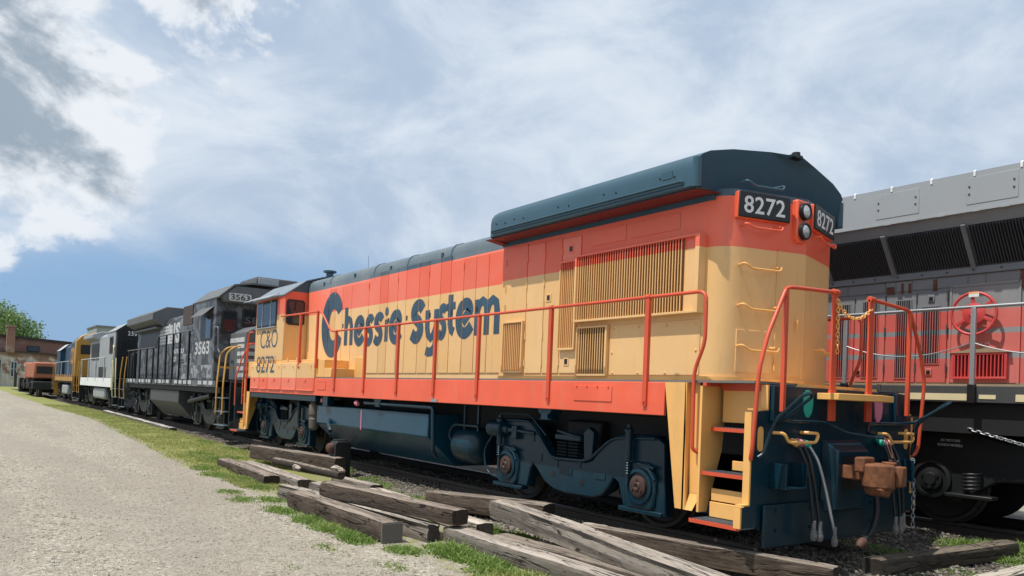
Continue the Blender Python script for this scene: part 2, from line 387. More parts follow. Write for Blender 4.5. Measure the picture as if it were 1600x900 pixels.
# ---------------------------------------------------------------- tracks
def wood(name, c0, c1, c2, bump=.5, streak=26, dark=.45):
    m, t, b = mat_base(name)
    O = t.new('ShaderNodeTexCoord').outputs['Object']; ob = t.new('ShaderNodeObjectInfo').outputs['Random']
    sh = t.comb(t.m('MULTIPLY', ob, 37), t.m('MULTIPLY', ob, 11), t.m('MULTIPLY', ob, 5))
    g = t.noise(t.vm('ADD', t.vm('MULTIPLY', O, (.9, 9, 9)), sh), 1.0, 7, .7, .4)
    f = t.noise(t.vm('ADD', t.vm('MULTIPLY', O, (4, 110, 110)), sh), 1, 4, .6)
    k1 = t.noise(t.vm('ADD', t.vm('MULTIPLY', O, (.7, 9, 9)), sh), 1, 3, .5, .6)
    k2 = t.noise(t.vm('ADD', t.vm('MULTIPLY', O, (1.6, 19, 19)), sh), 1, 3, .5, .5)
    ck = t.m('MAXIMUM', t.m('SUBTRACT', 1, t.ss(t.m('ABSOLUTE', t.m('SUBTRACT', k1, .5)), .004, .020)), t.m('MULTIPLY', t.m('SUBTRACT', 1, t.ss(t.m('ABSOLUTE', t.m('SUBTRACT', k2, .53)), .003, .016)), .7))
    c = t.mix(t.ss(g, .25, .75), c0, c1); c = t.mix(t.m('MULTIPLY', t.ss(f, .45, .7), .25), c, c2)
    blot = t.noise(t.vm('ADD', O, t.comb(t.m('MULTIPLY', ob, 20), 0, 0)), 3.2, 6, .65)
    c = t.mix(t.m('MULTIPLY', t.ss(blot, .48, .70), dark), c, tuple(x*.4 for x in c0))
    N_ = t.sep(t.new('ShaderNodeNewGeometry').outputs['True Normal'])[2]
    # sun-bleached grey skin on faces that have always looked up
    c = t.mix(t.m('MULTIPLY', t.ss(N_, .6, .95), t.m('ADD', .25, t.m('MULTIPLY', t.ss(g, .3, .65), .65))), c, c2)
    c = t.mix(t.m('MULTIPLY', ck, .9), c, (.012, .010, .008))
    nx_ = t.m('ABSOLUTE', t.sep(t.new('ShaderNodeTexCoord').outputs['Normal'])[0])            # tarred end grain
    c = t.mix(t.m('MULTIPLY', t.ss(nx_, .6, .9), .75), c, (.032, .026, .022))
    t.put(b.inputs['Base Color'], c); b.inputs['Roughness'].default_value = .9; b.inputs['Specular IOR Level'].default_value = .2
    bn = t.new('ShaderNodeBump'); bn.inputs['Strength'].default_value = bump; bn.inputs['Distance'].default_value = .02
    t.put(bn.inputs['Height'], t.m('SUBTRACT', t.m('ADD', t.m('MULTIPLY', g, .6), t.m('MULTIPLY', f, .35)), ck)); t.l.new(bn.outputs[0], b.inputs['Normal']); return m
M['wood_brown'] = wood('creosote_timber', (.050, .036, .028), (.115, .086, .066), (.34, .29, .24))
M['wood_grey'] = wood('weathered_timber', (.115, .098, .082), (.235, .205, .172), (.45, .40, .345))
M['wood_pale'] = wood('bleached_timber', (.26, .22, .17), (.42, .37, .30), (.56, .51, .44))
M['wood_tie'] = wood('old_tie', (.05, .042, .035), (.11, .09, .07), (.2, .17, .13))
M['wood_white'] = wood('white_painted_timber', (.07, .06, .05), (.13, .11, .09), (.62, .60, .55), dark=.25)
RAILP = [(-.07, -.172), (.07, -.172), (.07, -.158), (.012, -.14), (.010, -.05), (.036, -.036), (.037, -.006), (.030, 0), (-.030, 0), (-.037, -.006), (-.036, -.036), (-.010, -.05), (-.012, -.14), (-.07, -.158)]
def track(xc, y0, y1, tie_to, name):
    r = thing(name, (xc, y0, 0), None, None, kind='structure')
    for sx in (-.755, .755):
        mb = MB(); cuts = [y0, min(y0+7.1, y1), min(y0+21, y1), y1]
        for a, bb in zip(cuts, cuts[1:]):
            if bb-a > .1: mb.prism([(xc+sx+p, q) for p, q in RAILP], 1, a+.003, bb-.003)
        ra = mb.build('rail', M['rail'], r, smooth=30)
        MB().box(xc+sx-.028, xc+sx+.028, y0+.01, y1-.01, -.001, .0015).build('running_band', M['railtop'], ra)
        for jy in cuts[1:-1]:
            s = -1 if sx < 0 else 1
            jb = MB().prism([(xc+sx+s*.014, -.135), (xc+sx+s*.040, -.13), (xc+sx+s*.030, -.10), (xc+sx+s*.030, -.07), (xc+sx+s*.036, -.045), (xc+sx+s*.014, -.045)], 1, jy-.33, jy+.33).build('joint_bar', M['rail'], r)
            for k in range(4): MB().cyl((xc+sx+s*.03, jy-.24+.16*k, -.088), (xc+sx+s*.058, jy-.24+.16*k, -.088), .017, 6).build('bolt', M['rail'], jb)
    mb = MB()
    rnd = random.Random(3); y = y0+.35; proto = None
    while y < tie_to:
        if proto is None:
            proto = MB().box(xc-1.28, xc+1.28, y-.11, y+.11, -.36, -.178).build('tie', M['wood_tie'], r, bevel=.012)
            y0t = y
        else: again(proto, (rnd.uniform(-.06, .06), y-y0t, rnd.uniform(-.012, .0)))
        y += rnd.uniform(.52, .6)
    return r
track(0, .45, 100, 26, 'railway_track')
track(4.45, -14, 100, 6, 'railway_track')

# ---------------------------------------------------------------- timbers lying about
def timber(name, label, a, b, wd, hg, mt, seed, roll=0, cat='timber', group=None, rough=.014, crack=.009, taper=0., twist=0):
    """a, b: middles of the top edge line at both ends (x, y, z of the top face)"""
    a, b = Vector(a), Vector(b); L = (b-a).length; X = (b-a).normalized(); Y = Vector((0, 0, 1)).cross(X).normalized(); Z = X.cross(Y)
    nl, nc = max(10, int(L*9)), 4
    rnd = random.Random(seed); off = Vector((rnd.uniform(0, 50), rnd.uniform(0, 50), rnd.uniform(0, 50)))
    ring = []
    for k in range(nc): ring.append((-1+2*k/nc, -1))
    for k in range(nc): ring.append((1, -1+2*k/nc))
    for k in range(nc): ring.append((1-2*k/nc, 1))
    for k in range(nc): ring.append((-1, 1-2*k/nc))
    cl = [rnd.uniform(-.7, .7) for _ in range(3)]
    V = []; F = []; m = len(ring)
    for i in range(nl+1):
        t = i/nl; x = (t-.5)*L; en = min(t, 1-t)*L
        ch = 1-.06*max(0, 1-en/.05)
        for q, (u, v) in enumerate(ring):
            cr = .90 if abs(u) > .99 and abs(v) > .99 else 1
            p = Vector((x, u*wd/2*cr*ch*(1-taper*t), v*hg/2*cr*ch*(1-taper*t)))
            n_ = noise.noise_vector(Vector((p.x*1.1, p.y*5, p.z*5))+off)
            p += Vector((n_.x*.02*(en < .12), n_.y*rough, n_.z*rough))
            wv = noise.noise(Vector((p.x*.6, 0, seed*3.1)))*.014; p.y += wv; p.z += wv*.6
            side = abs(u) > .99
            if crack:
                for c_ in cl:
                    w_ = (v if side else u)-c_-noise.noise(Vector((p.x*.8, c_*9, seed)))*.25
                    if abs(w_) < .3 and noise.noise(Vector((p.x*.7+c_*20, seed*1.7, 2))) > -.1:
                        dd = crack*(1-abs(w_)/.3)
                        if side: p.y -= math.copysign(dd, u)
                        else: p.z -= math.copysign(dd, v)
            V.append(p)
    for i in range(nl):
        for k in range(m): F.append((i*m+k, i*m+(k+1) % m, (i+1)*m+(k+1) % m, (i+1)*m+k))
    for i_, s in ((0, 1), (nl, -1)):
        c_ = len(V); V.append(Vector(((-.5 if i_ == 0 else .5)*L+s*.006, 0, 0)))
        for k in range(m): F.append((c_, i_*m+(k+1) % m, i_*m+k) if s > 0 else (c_, i_*m+k, i_*m+(k+1) % m))
    mb = MB(); mb.add(V, F)
    o = mb.build(name, mt, None, bevel=0, smooth=30)
    c0 = (a+b)/2-Z*hg/2
    Rm = Matrix((X, Y, Z)).transposed() @ Matrix.Rotation(roll, 3, 'X')
    o.matrix_world = Matrix.Translation(c0) @ Rm.to_4x4()
    tag(o, label, cat, group); return o
G = 'timbers dumped beside the drive'
timber('timber', 'tall squared brown beam lying on top of the far timbers, beside black iron casting', (-2.34, 12.75, .22), (-1.73, 9.42, .22), .26, .30, M['wood_brown'], 1, group=G)
timber('timber', 'low dark cracked beam with sawn black end, farthest left in the grass', (-3.12, 12.35, -.02), (-3.27, 8.85, -.03), .30, .19, M['wood_brown'], 2, group=G)
timber('timber', 'flat weathered grey sleeper under the thin peeled log', (-2.80, 11.9, -.045), (-2.89, 8.28, -.045), .28, .17, M['wood_grey'], 3, group=G)
lg = MB().tube([(-2.62, 10.6, .06), (-2.55, 9.6, .065), (-2.5, 8.6, .055), (-2.44, 7.75, .06)], .075, 12).build('log', M['wood_brown'], None, org=(-2.5, 9, 0))
tag(lg, 'thin round brown log lying against the tall beam', 'log', G)
T_NEAR = timber('timber', 'squared brown beam with ribbed steel end plate, nearest the gravel drive', (-3.85, 6.2, .05), (-3.81, 3.22, .05), .26, .25, M['wood_brown'], 4, crack=.006, group=G)
timber('timber', 'long split grey timber between ribbed-end beam and raised dark beam', (-3.62, 7.3, .02), (-3.35, 3.05, .02), .20, .23, M['wood_grey'], 5, crack=.02, group=G)
timber('timber', 'rounded dark beam resting raised across the grey timbers, with charred end', (-3.53, 5.75, .23), (-3.15, 2.80, .23), .28, .21, M['wood_brown'], 6, taper=.06, group=G)
timber('timber', 'short brown beam end poking out beneath the raised dark beam', (-3.32, 6.75, .10), (-2.95, 4.6, .06), .24, .2, M['wood_grey'], 7, group=G)
timber('timber', 'long grey sleeper running to the bottom edge of the picture', (-3.12, 3.0, .0), (-3.16, -.6, .0), .26, .2, M['wood_grey'], 8, group=G)
timber('timber', 'flat brownish plank with gritty top beneath the tilted beam', (-2.72, 2.6, -.06), (-2.60, -.7, -.06), .30, .14, M['wood_brown'], 9, group=G)
timber('timber', 'tilted split grey beam with its far end propped up', (-2.27, 3.25, .24), (-2.68, -1.0, .06), .30, .24, M['wood_grey'], 10, crack=.022, taper=-.05, group=G)
timber('timber', 'dark beam with bleached white top just before the steps of the locomotive', (-1.90, 1.95, .10), (-1.26, -.75, .09), .20, .22, M['wood_brown'], 11, group=G)
timber('timber', 'thick gritty block lying against the near rail by the truck', (-2.05, 5.3, .10), (-1.38, 3.35, .12), .34, .26, M['wood_brown'], 12, crack=.004, group=G)
timber('timber', 'pale bleached plank partly hidden behind the raised dark beam', (-2.30, 6.7, -.02), (-2.62, 3.05, -.02), .26, .16, M['wood_pale'], 13, group=G)
timber('timber', 'short grey sleeper with dark sawn end behind the beams', (-2.15, 8.6, -.04), (-2.05, 7.15, -.04), .26, .15, M['wood_grey'], 14, group=G)
timber('timber', 'small broken block of wood beside the near rail', (-1.28, 2.75, -.05), (-1.22, 2.42, -.05), .16, .12, M['wood_pale'], 15, group=G)
timber('timber', 'dark grey sleeper lying crosswise in front of the coupler', (-.05, -.44, -.01), (2.9, -.62, -.02), .24, .20, M['wood_tie'], 16, group='sleepers between the two tracks')
timber('timber', 'pale sleeper in the sun at the bottom right corner', (.18, -1.42, -.02), (2.2, -1.46, -.02), .24, .18, M['wood_pale'], 17, group='sleepers between the two tracks')
timber('timber', 'long white-topped beam in the grass beside the black locomotive', (-1.75, 37.5, .10), (-1.70, 23.5, .02), .26, .2, M['wood_white'], 18, crack=.004, group=G)
for k, (x, y, z, r) in enumerate([(-2.72, 9.15, .06, .11), (-2.42, 7.95, .13, .16)]):
    mb = MB(); rs = random.Random(k+5); bm = bmesh.new(); bmesh.ops.create_icosphere(bm, subdivisions=2, radius=r)
    for v in bm.verts: v.co = Vector((v.co.x*.6, v.co.y*1.5, v.co.z*.55))+noise.noise_vector(v.co*9+Vector((k*7, 0, 0)))*r*.3
    me = bpy.data.meshes.new('wood_chunk'); bm.to_mesh(me); bm.free(); me.materials.append(M['wood_pale'])
    o = bpy.data.objects.new('wood_chunk', me); COL.objects.link(o); o.location = (x, y, z)
    tag(o, ['small pale wood chunk lying on the grey sleeper', 'larger pale wood chunk at the near end of the thin log'][k], 'wood chunk', G)
# ribbed end plate of the nearest beam
e = MB().box(-3.945, -3.675, 3.195, 3.209, -.19, .045)
for k in range(11): e.box(-3.94, -3.68, 3.188, 3.197, -.18+.02*k, -.172+.02*k)
pl_o = e.build('end_plate', mat('weathered_end_plate', (.17, .155, .135), .7, dirt=.5), None); pl_o.parent = T_NEAR; pl_o.matrix_parent_inverse = T_NEAR.matrix_world.inverted()

# black iron casting standing by the tall beam
ca = thing('iron_casting', (-1.60, 9.75, -.15), 'black cast-iron block with round knobs standing behind the tall beam', 'casting')
MB().prism([(-1.77, -.2), (-1.42, -.2), (-1.42, .46), (-1.47, .52), (-1.72, .52), (-1.77, .46)], 1, 9.62, 9.92).build('body', M['dark'], ca, bevel=.02)
MB().box(-1.72, -1.48, 9.66, 9.88, .519, .545).build('cap', M['dark'], ca, bevel=.008)
for z, r in ((.38, .1), (.02, .09)): MB().lathe((-1.76, 9.77, z), (-1, 0, 0), [(0, r), (.06, r), (.10, r*.85), (.125, r*.4)], 16).build('knob', M['rust_cap'], ca)
for z in (.3, .16, .02): MB().cyl((-1.425, 9.7, z), (-1.40, 9.7, z), .02, 8).build('bolt', M['rust_cap'], ca)

# ---------------------------------------------------------------- grass (nobody could count it)
def blades(name, label, x, y, h, wdt, lean, mt, z=None):
    n = len(x); a = rng.uniform(0, 6.28, n); dxy = np.stack([np.cos(a), np.sin(a), np.zeros(n)], -1)
    b2 = rng.uniform(0, 6.28, n); ln = np.stack([np.cos(b2), np.sin(b2), np.zeros(n)], -1)*(h*lean*rng.uniform(.3, 1.2, n))[:, None]
    zz = ground_z(x, y)+bumps(x, y) if z is None else z
    B = np.stack([x, y, zz-.005], -1); up = np.array([0, 0, 1.])
    w_ = (wdt*rng.uniform(.6, 1.3, n))[:, None]
    P = np.stack([B-dxy*w_/2, B+dxy*w_/2, B+up*h[:, None]*.55+ln*.35-dxy*w_*.42, B+up*h[:, None]*.55+ln*.35+dxy*w_*.42, B+up*h[:, None]*.95+ln], 1)
    tri = np.array([(0, 1, 3), (0, 3, 2), (2, 3, 4)])
    F = (tri[None]+5*np.arange(n)[:, None, None]).reshape(-1, 3)
    me = bpy.data.meshes.new(name); me.from_pydata(P.reshape(-1, 3).tolist(), [], F.tolist()); me.materials.append(mt)
    o = bpy.data.objects.new(name, me); COL.objects.link(o); tag(o, label, 'grass', kind='stuff'); return o
def leafmat(name, c0, c1, c2):
    m, t, b = mat_base(name); g = t.new('ShaderNodeNewGeometry')
    c = t.mix(g.outputs['Random Per Island'], c0, c1); c = t.mix(t.ss(t.noise(g.outputs['Position'], 1.4, 4), .5, .7), c, c2)
    t.put(b.inputs['Base Color'], c); b.inputs['Roughness'].default_value = .6
    tr = t.new('ShaderNodeBsdfTranslucent'); t.put(tr.inputs[0], t.mix(.5, c, (.25, .35, .05)))
    mx = t.new('ShaderNodeMixShader'); mx.inputs[0].default_value = .3
    t.l.new(b.outputs[0], mx.inputs[1]); t.l.new(tr.outputs[0], mx.inputs[2]); t.l.new(mx.outputs[0], t.n['Material Output'].inputs[0]); return m
M['turf'] = leafmat('dry_turf', (.24, .27, .07), (.43, .43, .16), (.46, .42, .20))
M['weed'] = leafmat('fresh_weeds', (.10, .19, .035), (.24, .34, .08), (.29, .33, .10))
M['leaf'] = leafmat('tree_leaves', (.11, .19, .07), (.20, .30, .11), (.15, .25, .09))
# short turf of the verge
N = 60000
yy = 8.5+40*rng.random(N)**1.7; t_ = rng.random(N); xx = edge_x(yy)+.05+t_*(-1.45-edge_x(yy)); 
nz = np.sin(xx*3.1+yy*.9)+np.sin(yy*2.3-xx*1.7)+rng.normal(0, .7, N)
keep = (nz > -1.2) & ~((yy < 11.5) & (xx > -2.9)) & ((t_ > .1) | (rng.random(N) < .4))
blades('turf', 'short dry yellow-green grass on the verge beside the drive', xx[keep], yy[keep], rng.uniform(.025, .075, keep.sum()), .012*np.ones(keep.sum()), .9, M['turf'])
# clumps of fresh weeds round the timbers: (x, y, radius, blades, height)
cl = [(-3.55, 9.6, .42, 1500, .13), (-3.75, 10.6, .35, 800, .12), (-3.6, 8.6, .35, 900, .11), (-4.05, 5.0, .28, 900, .15), (-4.1, 4.3, .26, 900, .14), (-4.08, 3.6, .25, 900, .13), (-4.15, 5.9, .3, 500, .10),
      (-3.9, 2.75, .22, 500, .10), (-3.5, 2.35, .3, 900, .2), (-3.42, 1.9, .3, 1000, .15), (-3.6, 1.4, .3, 700, .12), (-3.45, 1.0, .28, 500, .12), (-2.35, 3.4, .24, 700, .16), (-2.2, 2.9, .2, 500, .14), (-2.75, 2.9, .15, 250, .1),
      (-1.30, 10.4, .28, 700, .22), (-1.35, 9.0, .3, 450, .1), (-1.75, 7.4, .35, 550, .09), (-1.7, 6.3, .3, 350, .08), (-3.1, 7.9, .2, 260, .1), (-4.3, 7.2, .3, 350, .07), (-4.25, 8.0, .3, 300, .07),
      (-1.5, 8.2, .35, 700, .12), (-1.55, 5.9, .35, 600, .1), (-1.9, 8.0, .3, 400, .08), (-1.45, 4.8, .25, 300, .08), (-3.4, 7.6, .25, 350, .09), (-3.9, 7.0, .3, 500, .09), (-1.6, 11.6, .35, 600, .13),
      (2.95, -.35, .4, 1600, .2), (2.4, -.9, .3, 700, .13), (3.3, -.8, .35, 900, .16), (1.5, .1, .5, 700, .07), (.9, -.2, .4, 450, .06), (1.9, .5, .4, 500, .07), (.3, -.9, .4, 350, .06), (1.1, -1.0, .3, 350, .07),
      (-3.0, 13.4, .5, 900, .12), (-2.9, 15.0, .5, 700, .11), (-3.6, 11.9, .35, 600, .14), (-4.55, 3.3, .2, 150, .05), (-4.35, 2.1, .2, 160, .05), (-5.2, 2.6, .12, 60, .04), (-2.4, 14.2, .4, 700, .1), (-1.9, 13, .3, 500, .12), (-1.75, 19, .4, 500, .1), (-1.7, 16.5, .35, 400, .1)]
X_, Y_, H_ = [], [], []
for x, y, r, n, h in cl:
    n = int(n*1.5); a = rng.uniform(0, 6.28, n); q = r*np.sqrt(rng.random(n))*rng.uniform(.5, 1.25, n)
    X_.append(x+np.cos(a)*q*.8); Y_.append(y+np.sin(a)*q*1.5); H_.append(h*rng.uniform(.35, 1.15, n)*(1.1-.5*q/r))
X_, Y_, H_ = map(np.concatenate, (X_, Y_, H_))
kind_ = rng.random(len(X_)) < .62
H_ = np.where(kind_, H_*.5, H_*.78)
blades('weeds', 'fresh green weeds growing in clumps round the timbers', X_, Y_, H_, np.where(kind_, .020, .007)+.006*rng.random(len(X_)), np.where(kind_, 1.5, .8), M['weed'])
# ================================================================ the orange, yellow and navy locomotive
M['livery_cab'] = M['livery']
M['hand_iron'] = mat('cast_glad_hand', (.20, .19, .18), .6, dirt=.5, dcol=(.16, .06, .04), streak=1)
M['cap_dark'] = mat('oily_brown_cap', (.055, .026, .019), .6, var=.3, sc=9)
M['gr_walk'] = mat('worn_walkway', (.16, .15, .14), .7, dirt=.4)
M['pad'] = mat('rubber_pad', (.012, .018, .022), .8, spec=.1)
M['shaded_maroon'] = mat('soffit_shade_maroon', (.17, .022, .024), .6, dirt=.15)  # underside shade put into the colour: soffit and wing end darkened to maroon
M['cab_roof'] = mat('grey_cab_roof', (.16, .20, .23), .4, dirt=.25, dcol=(.25, .26, .26))
M['lowband'] = bands('sill_and_box_paint', [ORA, (1.782, YEL)])
M['steel_dirty'] = mat('dirty_steel', (.13, .11, .085), .6, dirt=.5, dcol=(.05, .04, .03))
LOCO = thing('locomotive', (0, 8.5, 0), 'orange, yellow and navy diesel locomotive with big blue lettering along its hood, nearest the camera', 'locomotive')
def grab(pts, mt, parent, r=.014, name='grab_iron'): return MB().tube(fillet(pts, .05, 4), r, 8).build(name, mt, parent)

# --- frame, sills, deck
MB().box(-.75, .75, .05, 16.9, .98, 1.38).box(-1.42, 1.42, .9, 16.2, 1.385, 1.5).build('underframe', M['dark'], LOCO, bevel=.02)
for s in (-1, 1):
    MB().box(s*1.53, s*1.49, 1.205, 16.2, 1.40, 1.775).build('side_sill', M['orange'], LOCO, bevel=.006)
    MB().box(s*1.515, s*.80, .03, 16.2, 1.775, 1.80).build('walkway', M['gr_walk'], LOCO)
    MB().box(s*1.51, s*1.40, 11.4, 16.25, 1.262, 1.398).build('air_duct', M['blue'], LOCO, bevel=.01)
MB().box(-.82, .82, .03, 16.2, 1.60, 1.80).build('deck', M['yellow'], LOCO)
# jacking pads and brackets below the sill
for y in (3.38, 8.4):
    MB().prism([(y-.15, 1.398), (y+.15, 1.398), (y+.12, 1.34), (y+.07, 1.33), (y+.07, 1.27), (y+.12, 1.255), (y-.12, 1.255), (y-.07, 1.27), (y-.07, 1.33), (y-.12, 1.34)], 0, -1.5, -1.3).build('jacking_pad', M['blue'], LOCO)
MB().box(-1.5, -1.35, 10.75, 11.0, 1.19, 1.398).build('jacking_pad', M['blue'], LOCO)
MB().box(-1.545, -1.53, 6.15, 6.35, 1.405, 1.455).build('reflector', M['steel'], LOCO)
# access plates riveted to the sill
for y0, y1 in ((2.05, 2.75), (10.8, 11.25)):
    p = MB().box(-1.54, -1.528, y0, y1, 1.53, 1.72).build('access_plate', M['orange'], LOCO, bevel=.003)
    for k in range(4): MB().cyl((-1.541, y0+.06+(y1-y0-.12)*k/3, 1.71), (-1.552, y0+.06+(y1-y0-.12)*k/3, 1.71), .010, 6).build('rivet', M['rail_red'], p)

# --- long hood
prof = [(.93, 1.80), (.93, 4.0), (.90, 4.11), (.83, 4.19), (.70, 4.235), (.4, 4.27), (0, 4.28)]
full = [(-x, z) for x, z in prof]+[(x, z) for x, z in prof[::-1][1:]]
MB().loft([[(x, y, z) for x, z in full] for y in (4.9, 13.55)]).build('hood', M['livery'], LOCO, smooth=30)
for y in (12.25, 9.95, 8.5, 6.9):
    MB().loft([[(x*1.006, yy, 4.0+(z-4.0)*1.03+.004) for x, z in full[1:-1]]+[(x*.98, yy, z-.03) for x, z in full[1:-1]][::-1] for yy in (y-.02, y+.02)]).build('roof_seam', M['roof'], LOCO, smooth=30)
seams = [12.22, 11.84, 11.45, 10.97, 10.11, 9.59, 9.24, 8.82, 8.48, 7.97, 7.60, 7.19, 6.84, 6.42, 6.04, 5.66, 5.26]
for k, (a, b_) in enumerate(zip(seams, seams[1:])):
    top = 3.86 if a > 10.2 else (3.985 if a > 6.9 else 3.87)
    g = .008
    dr = MB().box(-.946, -.928, b_+g, a-g, 1.915, top).build('hood_door', M['livery'], LOCO, bevel=.004)
    if k % 2 == 0: MB().box(-.953, -.940, a-.10, a-.045, 2.93, 3.02).build('latch', M['black'], dr, bevel=.003)
    if k % 3 == 1:
        for z in (2.12, 3.2, 3.75): MB().cyl((-.952, a, z-.05), (-.952, a, z+.05), .012, 8).build('hinge', M['livery'], dr)
for yy, z in ((12.6, 4.02), (10.9, 4.05), (9.2, 4.02), (7.2, 4.03)): MB().box(-.945, -.915, yy-.03, yy+.03, z-.03, z+.05).build('lifting_lug', M['roof'], LOCO, bevel=.005)
MB().cyl((-.1, 12.0, 4.27), (-.1, 12.0, 4.75), .004, 5).build('antenna', M['black'], LOCO)
MB().box(-.55, .35, 5.0, 6.2, 4.27, 4.34).build('exhaust_hatch', M['roof'], LOCO, bevel=.02)
MB().cyl((-.55, 5.15, 4.3), (-.55, 5.15, 4.42), .03, 8).box(-.62, -.5, 5.1, 5.2, 4.38, 4.44).build('roof_bracket', M['black'], LOCO)

# --- wide radiator hood at the near end
plan = [(-1.1, 5.05), (-1.1, .81), (0, .50), (1.1, .81), (1.1, 5.05)]
pf = [(-1.1, 5.05)]+[tuple(p[:2]) for p in fillet([(-1.1, 5, 0), (-1.1, .81, 0), (-.3, .584, 0)], .26, 7)][1:-1]+[(0, .50)]
pf = pf+[(-x, y) for x, y in pf[::-1][1:]]
MB().loft([[(x, y, z) for x, y in pf] for z in (1.86, 3.98)]).build('radiator_hood', M['livery'], LOCO, smooth=24)
MB().loft([[(x*1.015, y-.02 if y < 3 else y, z) for x, y in pf] for z in (1.80, 1.862)]).build('base_flange', M['yellow'], LOCO, smooth=24)
def wing_sec(k):
    # half profile (x, z) of the overhanging radiator roof
    return [(1.40, 3.93), (1.45, 3.96), (1.45, 4.16), (1.435, 4.24), (1.39, 4.31), (1.30, 4.355), (1.0, 4.42), (.45, 4.485), (0, 4.50)]
wp = wing_sec(0); wfull = [(-x, z) for x, z in wp]+[(x, z) for x, z in wp[::-1][1:]]
def yfront(x, z):
    return .50+.29*abs(x)-.01+.10*max(0, (z-4.36)/.14)**2+(.03 if abs(x) > 1.43 else 0)+.06*max(0, (abs(x)-1.38)/.07)**2*.6
secs = [[(x, yfront(x, z), z) for x, z in wfull]]
secs += [[(x*.999, yfront(x, z)+.12, z) for x, z in wfull]]
secs += [[(x, y, z) for x, z in wfull] for y in (1.3, 3, 4.8)]+[[(x*.985, 4.95, 3.93+(z-3.93)*.975) for x, z in wfull], [(x*.95, 5.0, 3.93+(z-3.93)*.93) for x, z in wfull]]
MB().loft(secs).build('radiator_roof', M['roof'], LOCO, smooth=32)
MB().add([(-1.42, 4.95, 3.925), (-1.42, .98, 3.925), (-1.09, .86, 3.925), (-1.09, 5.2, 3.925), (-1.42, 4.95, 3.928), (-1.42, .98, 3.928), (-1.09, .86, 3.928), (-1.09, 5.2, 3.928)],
         [(0, 1, 2, 3), (4, 7, 6, 5), (0, 4, 5, 1), (1, 5, 6, 2), (2, 6, 7, 3), (3, 7, 4, 0)]).build('soffit', M['shaded_maroon'], LOCO, smooth=0)
MB().prism([(-1.42, 3.931), (-1.1, 3.931), (-.93, 3.87)], 1, 4.95, 5.1).build('wing_end', M['shaded_maroon'], LOCO)
MB().box(-1.112, -1.085, .95, 5.06, 3.86, 3.923).build('eave_strip', M['roof'], LOCO)
for s in (-1, 1): MB().cyl((s*1.415, .955, 3.945), (s*1.415, .955, 4.27), .052, 14).build('corner_post', M['roof'], LOCO)
gut = MB().tube(fillet([(-1.452, 1.12, 4.0), (-1.475, 1.12, 4.03), (-1.475, 4.85, 4.03), (-1.452, 4.87, 4.0)], .02), .013, 8).box(-1.466, -1.448, 1.12, 4.86, 3.992, 4.024).build('rain_gutter', M['roof'], LOCO)
for y in (1.25, 2.2, 3.1, 4.1, 4.55):
    MB().cyl((-1.447, y, 4.11), (-1.458, y, 4.11), .012, 6).cyl((-1.447, y+.22, 4.13), (-1.458, y+.22, 4.13), .012, 6).build('roof_bolt', M['black'], LOCO)
MB().box(-1.456, -1.446, 1.28, 1.44, 4.10, 4.19).build('roof_plate', M['roof'], LOCO, bevel=.003)
MB().box(-.10, .06, .62, .80, 4.485, 4.53).cyl((-.02, .66, 4.53), (-.02, .66, 4.56), .05, 8).build('roof_bracket', M['black'], LOCO)

# --- doors and louvres of the radiator hood
for y0, y1, z0, z1 in ((4.40, 4.93, 1.90, 3.83), (3.985, 4.385, 1.90, 3.80), (3.60, 3.97, 1.90, 3.80), (3.20, 3.585, 1.90, 3.78)):
    dr = MB().box(-1.116, -1.098, y0, y1, z0, z1).build('hood_door', M['livery'], LOCO, bevel=.004)
    for z in (2.05, 2.45, 2.9, 3.2, 3.6): MB().cyl((-1.122, y1, z-.05), (-1.122, y1, z+.05), .012, 8).build('hinge', M['livery'], dr)
for y, z in ((3.86, 2.98), (3.40, 3.62), (3.42, 2.06)):
    f = MB().box(-1.124, -1.114, y-.055, y+.055, z-.06, z+.06).build('latch', M['livery'], LOCO, bevel=.003)
    MB().box(-1.128, -1.122, y-.03, y+.03, z-.035, z+.035).build('latch_pocket', M['black'], f)
def louvre(y0, y1, z0, z1, n, proud, fr=.03, blank=0., mt='livery'):
    x = -1.1-proud
    g = MB()
    for a, b_, c_, d_ in ((y0, y1, z1-.012, z1+.012), (y0, y1, z0-.02, z0+.008), (y0-fr, y0, z0-.02, z1+.012), (y1, y1+fr*.6, z0-.02, z1+.012)): g.box(x-.012, -1.098, a, b_, c_, d_)
    gr = g.build('grille', M[mt], LOCO, bevel=.003)
    MB().box(x+.05, -1.09, y0, y1, z0, z1).build('grille_back', M['grille_dark'], gr)
    if blank: MB().box(x+.045, -1.09, y0, y0+blank, z0, z1).build('blank_panel', M[mt], gr)
    st = (y1-y0-blank)/n; y = y0+blank+st*.5; wv = st*.34
    p = MB().prism([(x+.002, y-wv), (x+.002, y-wv*.15), (x+.046, y+wv*1.15), (x+.050, y+wv*.75)], 2, z0+.006, z1-.01).build('slat', M[mt], gr, smooth=0)
    for k in range(1, n): again(p, (0, st*k, 0), gr)
M['grille_dark'] = mat('dusty_duct', (.27, .18, .10), .8)
louvre(1.11, 3.16, 2.60, 3.47, 42, .11, fr=.06, blank=.2)
louvre(3.245, 3.555, 2.235, 3.44, 8, .06)
louvre(4.44, 4.90, 1.925, 2.67, 10, .05)
louvre(2.615, 3.165, 1.88, 2.51, 12, .05)
pn = MB().box(-1.112, -1.098, 1.09, 2.57, 1.875, 2.515).build('side_panel', M['livery'], LOCO, bevel=.003)
for y in (1.16, 1.6, 2.05, 2.5):
    for z in (1.90, 2.47): MB().lathe((-1.111, y, z), (-1, 0, 0), [(0, .017), (.008, .015), (.014, .006)], 8).build('bolt', M['yellow'], pn)
